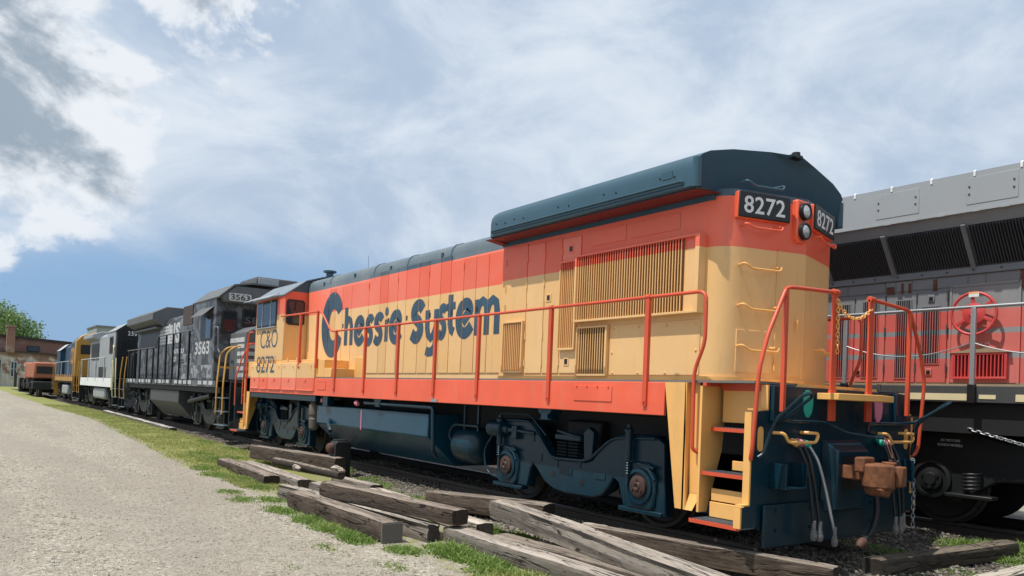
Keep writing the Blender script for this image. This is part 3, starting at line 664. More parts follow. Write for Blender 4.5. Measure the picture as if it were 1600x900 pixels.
for y in (1.14, 2.52): MB().lathe((-1.111, y, 2.16), (-1, 0, 0), [(0, .017), (.008, .015), (.014, .006)], 8).build('bolt', M['yellow'], pn)
for y0, y1 in ((2.35, 3.0), (1.45, 2.25)): MB().box(-1.108, -1.098, y0, y1, 3.60, 3.80).build('hatch', M['livery'], LOCO, bevel=.003)

# --- near end wall: V shaped
nl = Vector((-.28, -1, 0)).normalized(); rl = Vector((1, -.28, 0)).normalized()
nr = Vector((.28, -1, 0)).normalized(); rr_ = Vector((1, .28, 0)).normalized(); UP = Vector((0, 0, 1))
def onV(x, z, pr): 
    n_ = nl if x < 0 else nr
    return Vector((x, .50+.28*abs(x), z))+n_*pr
def vplate(x0, x1, z0, z1, p0, p1):
    return MB().loft([[onV(x0, z0, p), onV(x1, z0, p), onV(x1, z1, p), onV(x0, z1, p)] for p in (p0, p1)])
for s in (-1, 1):
    a, b_ = (-.965, -.275) if s < 0 else (.09, .86)
    hs = vplate(a, b_, 3.645, 3.948, -.02, .045).build('number_board', M['orange'], LOCO, bevel=.012)
    bd = vplate(a+.006, b_-.006, 3.655, 3.946, .044, .066).build('board_face', M['black'], hs, bevel=.03)
    r_ = rl if s < 0 else rr_
    text('number', '8272', M['white'], bd, onV(a+.066, 3.703, .067), r_, UP, b_-a-.13, .195, .004, bold=.012, sp=1.06)
    gx = (-.88, -.40) if s < 0 else (.20, .80)
    for z, mt in ((3.585, 'orange'),):
        grab([onV(gx[0], z-.02, 0), onV(gx[0], z, .10), onV(gx[0]+.1*(1), z-.045, .10), onV(gx[1]-.02, z-.045, .10), onV(gx[1], z, .10), onV(gx[1]-.05, z+.01, .0)], M[mt], LOCO)
for z, mt in ((4.05, 'roof'), (3.125, 'yellow'), (2.67, 'yellow'), (2.21, 'yellow')):
    grab([onV(-.89, z, 0), onV(-.89, z+.015, .10), onV(-.79, z-.045, .10), onV(-.42, z-.045, .10), onV(-.40, z+.005, .10), onV(-.46, z, .0)], M[mt], LOCO)
grab([onV(.45, 2.25, 0), onV(.45, 2.265, .10), onV(.55, 2.20, .10), onV(.93, 2.20, .10), onV(.95, 2.25, .10), onV(.9, 2.245, 0)], M['yellow'], LOCO)
ed = vplate(-.395, -.03, 1.90, 3.36, -.01, .012).build('end_door', M['livery'], LOCO, bevel=.004)
for z in (2.0, 2.6): MB().cyl(onV(-.395, z-.04, .016), onV(-.395, z+.04, .016), .012, 8).build('hinge', M['yellow'], ed)
MB().cyl(onV(-.12, 2.55, .012), onV(-.12, 2.55, .05), .012, 8).cyl(onV(-.12, 2.56, .045), onV(-.12, 2.44, .045), .012, 8).build('door_handle', M['yellow'], ed)
vplate(-.90, -.43, 1.92, 2.40, -.01, .008).build('end_panel', M['livery'], LOCO, bevel=.003)
hp = MB().loft([[(x-.09, y, z) for x, z in [(-.115, 3.50), (-.06, 3.45), (.06, 3.45), (.115, 3.50), (.115, 3.95), (-.115, 3.95)]] for y in (.60, .488)]).build('headlight_housing', M['orange'], LOCO, bevel=.02)
for z in (3.815, 3.585):
    h = MB().lathe((-.09, .485, z), (0, -1, 0), [(0, .098), (.045, .098), (.05, .092), (.05, .080), (.03, .078)], 24).build('headlight', M['black'], hp)
    MB().lathe((-.09, .455, z), (0, -1, 0), [(0, .078), (.008, .075), (.012, .055), (.014, .0)], 20).build('lens', M['lens'], h)

# --- near end platform: end plate, plough, coupler
outl = [(-1.32, 1.765), (-1.32, 1.51), (-1.555, 1.485), (-1.575, .56), (-1.70, .53), (-1.70, .34), (-1.42, .34), (-1.40, .30), (1.40, .30), (1.42, .34), (1.70, .34), (1.70, .53), (1.575, .56), (1.555, 1.485), (1.32, 1.51), (1.32, 1.765)]
ep = MB().prism(outl, 1, 0, .03).build('end_plate', M['blue'], LOCO, bevel=.006)
for s in (-1, 1):
    strip = [(s*(abs(x)), z) for x, z in outl[:6]]
    m_ = MB()
    for (x0, z0), (x1, z1) in zip(strip, strip[1:]):
        if abs(x0-x1) < .03:
            x = min(x0, x1) if s < 0 else max(x0, x1)
            m_.box(x-s*.004, x+s*.018, -.004, .075, min(z0, z1), max(z0, z1))
        else: m_.box(min(x0, x1), max(x0, x1), -.003, .075, max(z0, z1)-.002, max(z0, z1)+.012)
    m_.build('edge_trim', M['yellow'], ep)
    MB().lathe((s*1.44, -.002, 1.30), (0, -1, 0), [(0, .045), (.006, .045)], 16).box(s*1.44-.045, s*1.44+.045, -.0081, -.001, 1.14, 1.30).lathe((s*1.44, -.002, 1.14), (0, -1, 0), [(0, .045), (.006, .045)], 16).build('hand_slot', M['yellow'], ep)
    MB().box(s*1.30, s*1.10, -.05, .0, 1.40, 1.76).build('post_bracket', M['blue'], ep, bevel=.006)
pw = MB().prism([(-1.40, .13), (1.40, .13), (1.40, .56), (-1.40, .56)], 1, -.05, -.02).build('plough', M['blue'], LOCO, bevel=.008)
for s in (-1, 1):
    for z in (.5, .3):
        for xx in (1.2, .6): MB().cyl((s*xx, -.05, z), (s*xx, -.065, z), .02, 6).build('bolt', M['blue'], pw)
    MB().box(s*1.27, s*1.26, -.20, 0, .74, .98).box(s*.92, s*.91, -.20, 0, .74, .98).box(s*1.27, s*.91, -.20, 0, .725, .74).build('footrest', M['blue'], ep, bevel=.004)
hand = lambda cx, z, s: MB().prism([(cx-.085, z+.02), (cx-.09, z+.11), (cx-.06, z+.11), (cx-.055, z+.04), (cx-.05, z+.13), (cx-.02, z+.135), (cx-.018, z+.04), (cx-.012, z+.14), (cx+.018, z+.138), (cx+.02, z+.04), (cx+.028, z+.125), (cx+.055, z+.12), (cx+.055, z+.03), (cx+.06, z+.10), (cx+.088, z+.095), (cx+.09, z-.02), (cx+.07, z-.1), (cx+.02, z-.15), (cx-.03, z-.15), (cx-.07, z-.09)], 1, -.012, -.001)
hand(-.645, 1.60, 1).build('painted_hand', M['green'], ep, smooth=0); hand(.775, 1.565, -1).build('painted_hand', M['pink'], ep, smooth=0)
for s, x0 in ((-1, -1.235), (1, .79)):
    grab([(x0, .0, 1.285), (x0+.06, -.10, 1.285), (x0+.13, -.10, 1.19), (x0+.62, -.10, 1.19), (x0+.66, -.10, 1.285), (x0+.5, -.10, 1.29), (x0+.48, 0, 1.29)], M['yellow'], LOCO, .017)
pk = MB().loft([[(-.36, .0, .42), (.36, .0, .42), (.36, .0, 1.22), (-.36, .0, 1.22)], [(-.30, -.17, .47), (.30, -.17, .47), (.30, -.17, 1.10), (-.30, -.17, 1.10)]]).build('coupler_pocket', M['blue'], LOCO, bevel=.012)
MB().box(-.21, .21, -.176, -.12, .68, 1.04).build('pocket_mouth', M['black'], pk)
# knuckle coupler
CXo = -.13; CS = .84
sx = lambda P: [(CXo+(x-CXo)*CS, -.40+(y+.40)*CS) for x, y in P]; sz = lambda z: .89+(z-.89)*CS
cp = MB().prism([(CXo-.10, .81), (CXo+.10, .81), (CXo+.10, .96), (CXo-.10, .96)], 1, -.50, -.05).build('coupler', M['rust'], LOCO, bevel=.015)
hd = [(CXo+x, y) for x, y in [(-.17, -.42), (-.22, -.48), (-.235, -.58), (-.20, -.67), (-.12, -.74), (-.03, -.77), (.015, -.74), (.03, -.66), (.08, -.58), (.15, -.53), (.17, -.46), (.12, -.41)]]
MB().prism(sx(hd), 2, sz(.72), sz(1.02)).build('coupler_head', M['rust'], cp, bevel=.03, seg=2, smooth=60)
MB().prism([(CXo+CS*x, sz(z)) for x, z in ((-.21, .73), (-.16, .64), (-.02, .61), (.04, .66), (.06, .73))], 1, -.65, -.45).build('lock_lift', M['rust'], cp, bevel=.02)
MB().prism([(CXo-.20, .90), (CXo+.02, .90), (CXo+.02, 1.06), (CXo-.20, 1.06)], 1, -.47, -.36).build('horn_block', M['rust'], cp, bevel=.018)
kn = [(CXo+x, y) for x, y in [(.045, -.76), (.055, -.67), (.11, -.605), (.19, -.575), (.235, -.60), (.25, -.68), (.235, -.775), (.16, -.80), (.08, -.80)]]
MB().prism(sx(kn), 2, sz(.745), sz(.995)).build('knuckle', M['rust'], cp, bevel=.014, seg=2)
for z0, z1 in ((.70, .735), (1.005, 1.04)): MB().prism(sx([(CXo+x, y) for x, y in [(.05, -.60), (.14, -.50), (.22, -.55), (.22, -.66), (.12, -.69)]]), 2, sz(z0), sz(z1)).build('pin_lug', M['rust'], cp, bevel=.01)
MB().cyl((CXo+.139, -.576, .71), (CXo+.139, -.576, 1.04), .024, 12).build('knuckle_pin', M['rust_cap'], cp)
# uncoupling levers
for s in (-1, 1):
    P_ = [(s*1.52, -.04, 1.04), (s*1.47, -.07, 1.08), (s*1.44, -.10, 1.24), (s*1.42, -.16, 1.42), (s*1.44, -.46, 1.665), (s*1.42, -.53, 1.69), (s*1.37, -.52, 1.66), (s*1.30, -.17, 1.425), (s*1.05, -.10, 1.405), (s*.55, -.09, 1.405), (s*.40, -.10, 1.39), (s*.2, -.2, 1.30), (s*.06, -.40, 1.27), (s*.02, -.5, 1.27)]
    MB().tube(fillet(P_, .06, 4), .017, 8).build('uncoupling_lever', M['blue'], LOCO)
MB().tube([(.0, -.5, 1.27), (-.03, -.55, 1.19), (-.02, -.6, 1.06)], .006, 6).tube([(.01, -.5, 1.27), (.04, -.55, 1.19), (.0, -.6, 1.06)], .006, 6).build('lift_chain', M['rust_cap'], LOCO)
# air hoses
def hose(x, xe, ye, z0, ze, mt, gl, r=.017, sag=.1):
    h = MB().tube(fillet([(x, -.02, z0+.02), (x, -.09, z0), (x+(xe-x)*.25, -.16, z0-.15), (x+(xe-x)*.7, -.16-sag*.3, (z0+ze)/2), (xe, ye, ze)], .15, 6), r, 10).build('air_hose', M[mt], LOCO)
    MB().lathe((x, -.045, z0+.03), (.0, -.6, -.35), [(-.05, .02), (0, .036), (.04, .036), (.06, .024)], 12).build('hose_valve', M[gl], h)
    MB().cyl((xe, ye, ze+.07), (xe, ye, ze-.02), r*1.25, 10).prism([(xe-.018, ze-.02), (xe+.02, ze-.02), (xe+.04, ze-.09), (xe+.028, ze-.13), (xe-.02, ze-.135), (xe-.034, ze-.08)], 1, ye-.018, ye+.018).cyl((xe+.006, ye-.026, ze-.085), (xe+.006, ye+.026, ze-.085), .026, 12).build('glad_hand', M['hand_iron'], h, bevel=.004)
hose(-.92, -.80, -.22, 1.16, .33, 'rubber', 'yellow'); hose(-.83, -.72, -.24, 1.16, .32, 'rubber', 'pink'); hose(-.72, -.48, -.26, 1.15, .25, 'steel', 'green', r=.016)
hose(.76, .80, -.24, 1.16, .28, 'rubber', 'green'); hose(.86, .95, -.22, 1.16, .27, 'rubber', 'pink'); hose(.95, 1.05, -.20, 1.16, .30, 'rubber', 'yellow')
big = MB().tube(fillet([(.42, -.03, .75), (.42, -.20, .66), (.36, -.26, .42), (.18, -.30, .22), (.02, -.30, .14)], .15, 6), .032, 10).build('air_hose', M['rubber'], LOCO)
MB().lathe((.02, -.30, .14), (-.8, 0, -.4), [(0, .05), (.05, .055), (.1, .04), (.12, .02)], 12).build('glad_hand', M['rust_cap'], big)

# --- steps at both ends of the near side (and their mirror twins)
def steps(s, ye, d):
    """s: side, ye: y of the end plate, d: direction from the plate into the locomotive"""
    Y_ = lambda t: ye+d*t
    bx = MB()
    bx.prism([(Y_(1.205), 1.775), (Y_(1.0), .40), (Y_(.86), .40), (Y_(.90), 1.775)], 0, s*1.53, s*1.50)
    bx.prism([(Y_(.905), 1.775), (Y_(.865), .58), (Y_(.70), .58), (Y_(.70), 1.775)], 0, s*1.462, s*1.44)
    bx.add([(s*1.53, Y_(.86), .40), (s*1.53, Y_(.76), .40), (s*1.45, Y_(.70), .60), (s*1.45, Y_(.865), .60)], [(0, 1, 2, 3)])
    bx.prism([(s*1.53, 1.775), (s*1.53, .40), (s*1.40, .40), (s*1.18, 1.05), (s*1.10, 1.775)], 1, Y_(.70), Y_(.67))
    bx.prism([(s*1.53, 1.775), (s*1.53, .40), (s*1.45, .40), (s*1.45, 1.775)], 1, Y_(.91), Y_(.885))
    o = bx.build('step_box', M['yellow'], LOCO, smooth=0)
    for z, xf, xb in ((.345, 1.665, 1.42), (.835, 1.495, 1.27), (1.30, 1.36, 1.14)):
        tr = MB().box(s*xf, s*xb, Y_(.66), Y_(.04), z-.028, z-.004).build('step_tread', M['tread'], o)
        for k in range(14): MB().box(s*(xf-.004), s*xb, Y_(.055+.043*k), Y_(.071+.043*k), z-.004, z+.010).build('tread_bar', M['tread'], tr)
        MB().box(s*(xf+.012), s*(xf-.001), Y_(.67), Y_(.035), z-.036, z+.004).build('tread_nosing', M['rail_red'], tr)
    for xa, xb, ya, yb, za, zb in ((1.25, 1.235, .62, .03, 1.36, 1.73), (1.28, 1.26, .45, .03, .86, .96), (1.42, 1.40, .6, .05, .53, .66), (1.44, 1.42, .6, .05, .36, .52)): MB().box(s*xa, s*xb, Y_(ya), Y_(yb), za, zb).build('step_riser', M['yellow'], o, bevel=.006)
    MB().box(s*1.53, s*1.1, Y_(.70), Y_(.62), 1.74, 1.776).box(s*1.27, s*1.25, Y_(.62), Y_(.03), 1.70, 1.774).build('platform_edge', M['rail_red'], o)
    return o
for s in (-1, 1):
    steps(s, 0, 1); steps(s, 17.05, -1)
fe = MB().prism(outl, 1, 17.02, 17.05).build('end_plate', M['blue'], LOCO, bevel=.006)

# --- handrails
def post(x, y, z0, z1, mt='rail_red', wx=.045, wy=.06, name='handrail_post'):
    o = MB().prism([(x-.02, y-wy/2), (x+.025, y-wy/2), (x+.025, y-wy/2+.008), (x-.012, y-wy/2+.008), (x-.012, y+wy/2-.008), (x+.025, y+wy/2-.008), (x+.025, y+wy/2), (x-.02, y+wy/2)], 2, z0, z1).build(name, M[mt], LOCO, smooth=0)
    MB().lathe((x, y, z1), (0, 1, 0), [(-.035, .030), (.035, .030)], 10).build('post_fitting', M[mt], o); MB().cyl((x-.02, y, z0+.05), (x-.034, y, z0+.05), .014, 6).build('post_bolt', M[mt], o)
    return o
for s in (-1, 1):
    for y in (1.50, 3.27, 5.0, 6.29, 7.6, 8.95, 10.35): post(s*1.535 if s < 0 else s*1.555, y, 1.50, 2.755)
    for y in (11.38, 12.39): post(s*1.54, y, 2.0, 3.235)
    X0 = s*1.535
    MB().tube(fillet([(X0, 13.7, 3.275), (X0, 11.2, 3.235), (X0, 10.62, 2.765), (X0, .66, 2.75), (X0, .655, 2.2), (X0, .79, 1.90), (X0, .78, 1.06), (s*1.47, .74, 1.02)], .11, 6), .021, 10).build('handrail', M['rail_red'], LOCO, smooth=50)
    ry = -.11
    MB().tube(fillet([(s*1.575, .0, 1.02), (s*1.62, -.03, 1.03), (s*1.64, -.06, 1.12), (s*1.64, ry, 1.92), (s*1.52, ry, 2.26), (s*1.24, ry, 2.75), (s*1.12, ry, 2.765), (s*.37, ry, 2.80)], .10, 6), .021, 10).build('handrail', M['rail_red'], LOCO, smooth=50)
    MB().box(s*1.24-.022, s*1.24+.022, ry-.02, ry+.025, 1.50, 2.75).build('handrail_post', M['rail_red'], LOCO, bevel=.004)
    MB().box(s*.365-.05, s*.365+.05, ry-.012, ry+.012, 1.72, 2.80).lathe((s*.365, ry, 2.80), (1, 0, 0), [(-.05, .034), (.05, .034)], 10).box(s*.365-.055, s*.365+.055, ry-.016, ry+.016, 1.42, 1.75).build('handrail_post', M['rail_red'], LOCO, bevel=.003)
# far end rails beyond the cab
for s in (-1, 1):
    X0 = s*1.54
    MB().tube(fillet([(X0, 15.75, 2.98), (X0, 16.15, 2.98), (X0, 16.2, 2.4), (X0, 16.2, 1.1)], .08), .021, 8).tube(fillet([(X0, 17.15, 1.0), (X0, 17.15, 1.75), (s*1.4, 17.15, 2.3), (s*1.2, 17.15, 2.75), (s*.35, 17.15, 2.75)], .08), .021, 8).build('handrail', M['rail_red'], LOCO, smooth=50)
    MB().tube(fillet([(X0, 16.5, 1.05), (X0, 16.5, 1.7), (X0, 16.25, 2.3), (X0, 16.25, 2.7)], .08), .018, 8).build('grab_rail', M['rail_red'], LOCO, smooth=50)
# drop plate in front of the gap, and the chains
MB().prism([(-.52, -.03), (-.56, -.30), (0.0, -.46), (.56, -.30), (.52, -.03)], 2, 1.645, 1.715).build('drop_plate', M['yellow'], LOCO, bevel=.006)
def chain(name, P_, mt, link=.06, r=.007, parent=LOCO):
    P_ = [Vector(p) for p in P_]; S = [0]
    for a, b_ in zip(P_, P_[1:]): S.append(S[-1]+(b_-a).length)
    n = max(2, int(S[-1]/(link*.72))); mb = MB()
    for k in range(n):
        q = S[-1]*(k+.5)/n; j = max(i for i in range(len(S)-1) if S[i] <= q); f = (q-S[j])/(S[j+1]-S[j]); c = P_[j].lerp(P_[j+1], f); t_ = (P_[j+1]-P_[j]).normalized()
        sd_ = t_.orthogonal().normalized(); sd_ = sd_ if k % 2 else t_.cross(sd_)
        mb.tube([c+t_*math.cos(w_)*link/2+sd_*math.sin(w_)*link*.27 for w_ in [2*math.pi*i/10 for i in range(10)]], r, 6, closed=True)
    return mb.build(name, M[mt], parent, smooth=60)
cat_ = lambda a, b_, sag, n=8: [Vector(a).lerp(Vector(b_), i/n)-Vector((0, 0, sag*4*(i/n)*(1-i/n))) for i in range(n+1)]
chain('safety_chain', cat_((-.36, -.12, 2.72), (.36, -.12, 2.70), .16), 'yellow'); chain('safety_chain', [(-.34, -.13, 2.72), (-.33, -.13, 2.15)], 'yellow')
chain('hanging_chain', [(1.50, -.06, .98), (1.52, -.06, .88)], 'white', .07, .012); chain('hanging_chain', [(1.50, -.08, .74), (1.52, -.08, .16)], 'steel', .07, .008)

# --- cab
CY0, CY1 = 13.6, 15.72
cb = MB().prism([(-1.5, 2.2), (1.5, 2.2), (1.5, 3.80), (1.0, 4.17), (.5, 4.33), (0, 4.36), (-.5, 4.33), (-1.0, 4.17), (-1.5, 3.80)], 1, CY0, CY1).build('cab', M['livery_cab'] if 'livery_cab' in M else M['livery'], LOCO, bevel=.015)
rp = [(-1.54, 3.80), (-1.0, 4.20), (-.5, 4.36), (0, 4.39), (.5, 4.36), (1.0, 4.20), (1.54, 3.80), (1.52, 3.775), (1.0, 4.172), (.5, 4.332), (0, 4.362), (-.5, 4.332), (-1.0, 4.172), (-1.52, 3.775)]
MB().prism(rp, 1, CY0-.06, CY1+.22).build('cab_roof', M['cab_roof'] if 'cab_roof' in M else M['roof'], LOCO, smooth=20)
MB().lathe((-.55, 13.2, 4.28), (0, 0, 1), [(0, .09), (.12, .09), (.13, .16), (.17, .16), (.18, .1)], 16).build('roof_vent', M['roof'], LOCO)
for k in range(3): MB().lathe((.2+.1*k, 14.6, 4.46), (0, -1, 0), [(-.2, .02), (0, .03), (.12, .07)], 12).build('horn', M['black'], LOCO)
def rr_rect(x0, x1, z0, z1, r, n=4):
    out = []
    for cx, cz, a0 in ((x1-r, z1-r, 0), (x0+r, z1-r, 90), (x0+r, z0+r, 180), (x1-r, z0+r, 270)):
        for k in range(n+1): out.append((cx+r*math.cos(R(a0+90*k/n)), cz+r*math.sin(R(a0+90*k/n))))
    return out
wn = MB().prism(rr_rect(-1.46, -1.0, 3.08, 3.70, .08), 1, CY0-.025, CY0+.02).build('rear_window', M['rubber'], LOCO)
MB().prism(rr_rect(-1.42, -1.04, 3.12, 3.66, .06), 1, CY0-.03, CY0).build('pane', M['glass'], wn)
MB().cyl((-1.23, CY0-.035, 3.69), (-1.27, CY0-.06, 3.42), .008, 6).build('wiper', M['black'], wn)
sw = MB().box(-1.512, -1.49, 14.12, 15.62, 3.06, 3.74).build('side_window', M['rubber'], LOCO, bevel=.01)
for y0, y1 in ((14.16, 14.5), (14.55, 15.12), (15.18, 15.58)): MB().box(-1.522, -1.505, y0, y1, 3.11, 3.69).build('pane', M['glass'], sw)
for y in (14.52, 15.15): MB().box(-1.53, -1.51, y-.025, y+.025, 3.07, 3.73).build('window_frame', M['steel'], sw)
MB().box(-1.56, -1.51, 14.1, 15.64, 3.03, 3.06).build('arm_rest', M['steel'], sw)
MB().add([(-1.51, 13.95, 3.86), (-1.51, 15.85, 3.86), (-1.78, 15.95, 3.74), (-1.74, 14.0, 3.74), (-1.51, 13.95, 3.875), (-1.51, 15.85, 3.875), (-1.78, 15.95, 3.752), (-1.74, 14.0, 3.752)],
         [(0, 1, 2, 3), (4, 7, 6, 5), (0, 4, 5, 1), (1, 5, 6, 2), (2, 6, 7, 3), (3, 7, 4, 0)]).build('sun_visor', M['steel'], sw, smooth=0)
text('lettering', 'C&O', M['letter'], cb, (-1.502, 15.28, 2.53), (0, -1, 0), UP, 1.28, .46, .003, bold=-.008)
MB().box(-1.5, 1.5, 11.36, 16.22, 1.80, 2.20).build('battery_box', M['yellow'], LOCO, bevel=.01)
ds = [11.42, 12.52, 13.49, 14.50, 15.14, 15.86]
for a, b_ in zip(ds, ds[1:]):
    dd = MB().box(-1.545, -1.50, a+.015, b_-.015, 1.485, 2.12).build('battery_door', M['lowband'] if 'lowband' in M else M['yellow'], LOCO, bevel=.005)
    MB().cyl((-1.552, a+.08, 1.50), (-1.552, b_-.08, 1.50), .012, 8).build('hinge_rod', M['lowband'], dd)
    for yy in (a+.2, b_-.2): MB().cyl((-1.548, yy, 2.05), (-1.575, yy, 2.05), .018, 6).build('door_catch', M['lowband'], dd)
    MB().box(-1.56, -1.545, (a+b_)/2-.05, (a+b_)/2+.05, 1.70, 1.75).build('door_plate', M['lowband'], dd)
text('lettering', '8272', M['letter'], cb, (-1.549, 15.36, 1.90), (0, -1, 0), UP, 1.34, .42, .003, bold=.0)
MB().box(-1.5, -.93, 11.0, 11.362, 1.80, 2.19).box(-1.5, -.93, 10.62, 11.0, 1.80, 2.0).build('cab_steps', M['yellow'], LOCO, bevel=.01)
MB().box(-.98, -.945, 10.2, 10.62, 1.80, 2.25).build('valve_box', M['yellow'], LOCO, bevel=.01)
for y in (11.5, 12.6, 13.2): MB().box(-1.52, -1.46, y-.03, y+.03, 2.2, 2.26).build('rail_socket', M['yellow'], LOCO)
# low nose beyond the cab
MB().prism([(-.85, 1.80), (.85, 1.80), (.85, 3.05), (.55, 3.25), (-.55, 3.25), (-.85, 3.05)], 1, CY1, 16.85).build('nose', M['livery'], LOCO, bevel=.04)

# --- trucks
def truck(parent, yc, mt, mtw, name='truck_frame', cx=0.):
    dy = yc-3.24; A = 4.61+dy; B = 1.87+dy
    top = [(4.90, .60), (4.96, .98), (4.90, 1.17), (4.75, 1.22), (4.2, 1.23), (4.02, 1.18), (3.90, 1.05), (3.70, .82), (3.60, .73), (3.50, .70), (2.86, .72), (2.76, .76), (2.62, .90), (2.46, 1.05), (2.33, 1.11), (2.1, 1.14), (1.66, 1.14), (1.52, 1.06), (1.50, .60)]
    bot = [(1.46, .20), (2.16, .20), (2.27, .52), (2.36, .57), (2.46, .43), (2.58, .32), (2.75, .27), (3.3, .26), (3.55, .29), (3.75, .37), (3.92, .52), (4.02, .60), (4.08, .52), (4.14, .25), (4.76, .25)]
    pl_ = [(y+dy, z) for y, z in top+bot]
    fr = MB().prism(pl_, 0, cx-1.16, cx-1.00).prism(pl_, 0, cx+1.00, cx+1.16).box(cx-1.0, cx+1.0, 3.0+dy, 3.5+dy, .45, .85).build(name, M[mt], parent, bevel=.018)
    rib = fillet([(cx-1.165, 4.78+dy, 1.19), (cx-1.165, 4.1+dy, 1.20), (cx-1.165, 3.62+dy, .735), (cx-1.165, 3.5+dy, .715), (cx-1.165, 2.84+dy, .735), (cx-1.165, 2.4+dy, 1.07), (cx-1.165, 1.65+dy, 1.11)], .15, 5)
    MB().tube(rib, .022, 8).build('flange_rib', M[mt], fr, smooth=60)
    for yy in (A, B):
        wh = MB()
        for s in (-1, 1): wh.lathe((cx+s*.69, yy, .508), (s, 0, 0), [(-.03, .12), (-.03, .46), (-.005, .54), (.02, .54), (.035, .515), (.13, .505), (.135, .46), (.09, .43), (.05, .28), (.08, .16), (.12, .13), (.14, .10)], 36)
        wh.cyl((cx-.7, yy, .508), (cx+.7, yy, .508), .09, 12); wh.build('wheel_set', M[mtw], fr)
        MB().prism([(yy-.25, .30), (yy-.18, .24), (yy+.18, .24), (yy+.25, .30), (yy+.27, .62), (yy+.16, .82), (yy-.16, .82), (yy-.27, .62)], 0, cx-1.20, cx-1.10).build('axle_box', M[mt], fr, bevel=.03)
        MB().lathe((cx-1.19, yy, .52), (-1, 0, 0), [(0, .22), (.03, .215), (.035, .175), (.006, .17), (.006, .01)], 28).build('bearing_ring', M[mt], fr)
        cap = MB().lathe((cx-1.20, yy, .52), (-1, 0, 0), [(0, .135), (.03, .13), (.04, .105), (.04, .06), (.055, .05), (.055, .03), (.04, .02)], 24)
        for k in range(3): cap.lathe((cx-1.245, yy+.082*math.cos(R(90+120*k)), .52+.082*math.sin(R(90+120*k))), (-1, 0, 0), [(-.01, .018), (.010, .016)], 8)
        cap.build('bearing_cap', M['cap_dark' if mt == 'blue' else mt], fr)
        MB().box(cx-1.19, cx-1.05, yy-.36, yy+.36, .19, .245).build('pedestal_tie', M[mt], fr, bevel=.01)
        MB().cyl((cx-1.225, yy+.17, .82), (cx-1.225, yy+.17, 1.17), .045, 12).cyl((cx-1.225, yy+.17, .60), (cx-1.225, yy+.17, .83), .022, 8).lathe((cx-1.225, yy+.17, 1.17), (0, 0, 1), [(0, .06), (.03, .06), (.05, .03), (.09, .03)], 10).build('damper', M[mt], fr)
        for k in range(5): MB().lathe((cx-1.225, yy+.17, .66+.032*k), (0, 0, 1), [(-.011, .036), (0, .043), (.011, .036)], 10).build('coil', M[mt], fr)
        MB().tube(fillet([(cx-1.22, yy-.26, .76), (cx-1.22, yy+.05, .80), (cx-1.22, yy-.18, .74), (cx-1.22, yy-.27, .62)], .06), .022, 8).build('arm', M[mt], fr)
    for yy in (A-.55, B+.55): MB().box(cx-.62, cx+.62, yy-.42, yy+.42, .26, 1.02).build('traction_motor', M['dark'], fr, bevel=.06)
    MB().box(cx-.9, cx+.9, 2.9+dy, 3.6+dy, .5, 1.25).build('bolster', M['dark'], fr, bevel=.03)
    # brake cylinder, rubber side bearers, pipes
    MB().lathe((cx-1.20, 5.02+dy, 1.05), (0, -1, 0), [(-.02, .10), (0, .125), (.30, .125), (.32, .11), (.33, .07), (.44, .07), (.45, .045), (.6, .045)], 20).build('brake_cylinder', M[mt], fr)
    MB().cyl((cx-1.20, 4.45+dy, 1.05), (cx-1.20, 3.95+dy, 1.03), .03, 8).box(cx-1.24, cx-1.16, 4.35+dy, 4.47+dy, .92, 1.12).build('push_rod', M[mt], fr, bevel=.01)
    for k in range(6):
        for yy in (3.42, 3.18): MB().box(cx-1.14, cx-.98, yy-.10+dy, yy+.10+dy, .72+.042*k, .745+.042*k).build('rubber_pad', M['pad'], fr)
    MB().box(cx-1.16, cx-.96, 3.02+dy, 3.56+dy, .975, 1.06).build('bearer_cap', M[mt], fr, bevel=.02)
    MB().prism([(2.95+dy, .74), (2.80+dy, .80), (2.78+dy, 1.12), (2.88+dy, 1.18), (2.98+dy, 1.10)], 0, cx-1.14, cx-1.05).cyl((cx-1.15, 3.0+dy, 1.03), (cx-1.15, 3.5+dy, 1.10), .025, 8).build('bearer_link', M[mt], fr, bevel=.012)
    MB().tube(fillet([(cx-1.19, 5.0+dy, .95), (cx-1.19, 5.25+dy, .7), (cx-1.19, 5.15+dy, .35), (cx-1.18, 4.78+dy, .30)], .2, 6), .016, 8).tube(fillet([(cx-1.19, 4.9+dy, 1.16), (cx-1.19, 4.85+dy, 1.28), (cx-1.19, 4.1+dy, 1.30), (cx-1.19, 3.7+dy, 1.02)], .1, 5), .014, 8).build('brake_pipe', M['blue' if mt == 'blue' else mt], fr, smooth=60)
    for y, z in ((3.55, .50), (2.95, .45)): MB().lathe((cx-1.161, y+dy, z), (-1, 0, 0), [(0, .045), (.004, .045)], 14).build('frame_hole', M['black'], fr)
    for y, z in ((2.60, .56), (3.25, .56)): MB().box(cx-1.170, cx-1.158, y-.10+dy, y+.10+dy, z-.04, z+.04).build('casting_mark', M[mt], fr, bevel=.004)
    for y, z in ((3.83, .70), (3.47, .64), (3.0, .68), (4.02, .96)): MB().box(cx-1.172, cx-1.158, y-.02+dy, y+.02+dy, z-.05, z+.05).build('lug', M[mt], fr, bevel=.005)
    return fr
tf_ = truck(LOCO, 3.24, 'blue', 'wheel')
copy_tree(tf_, (0, 11.02, 0), LOCO)

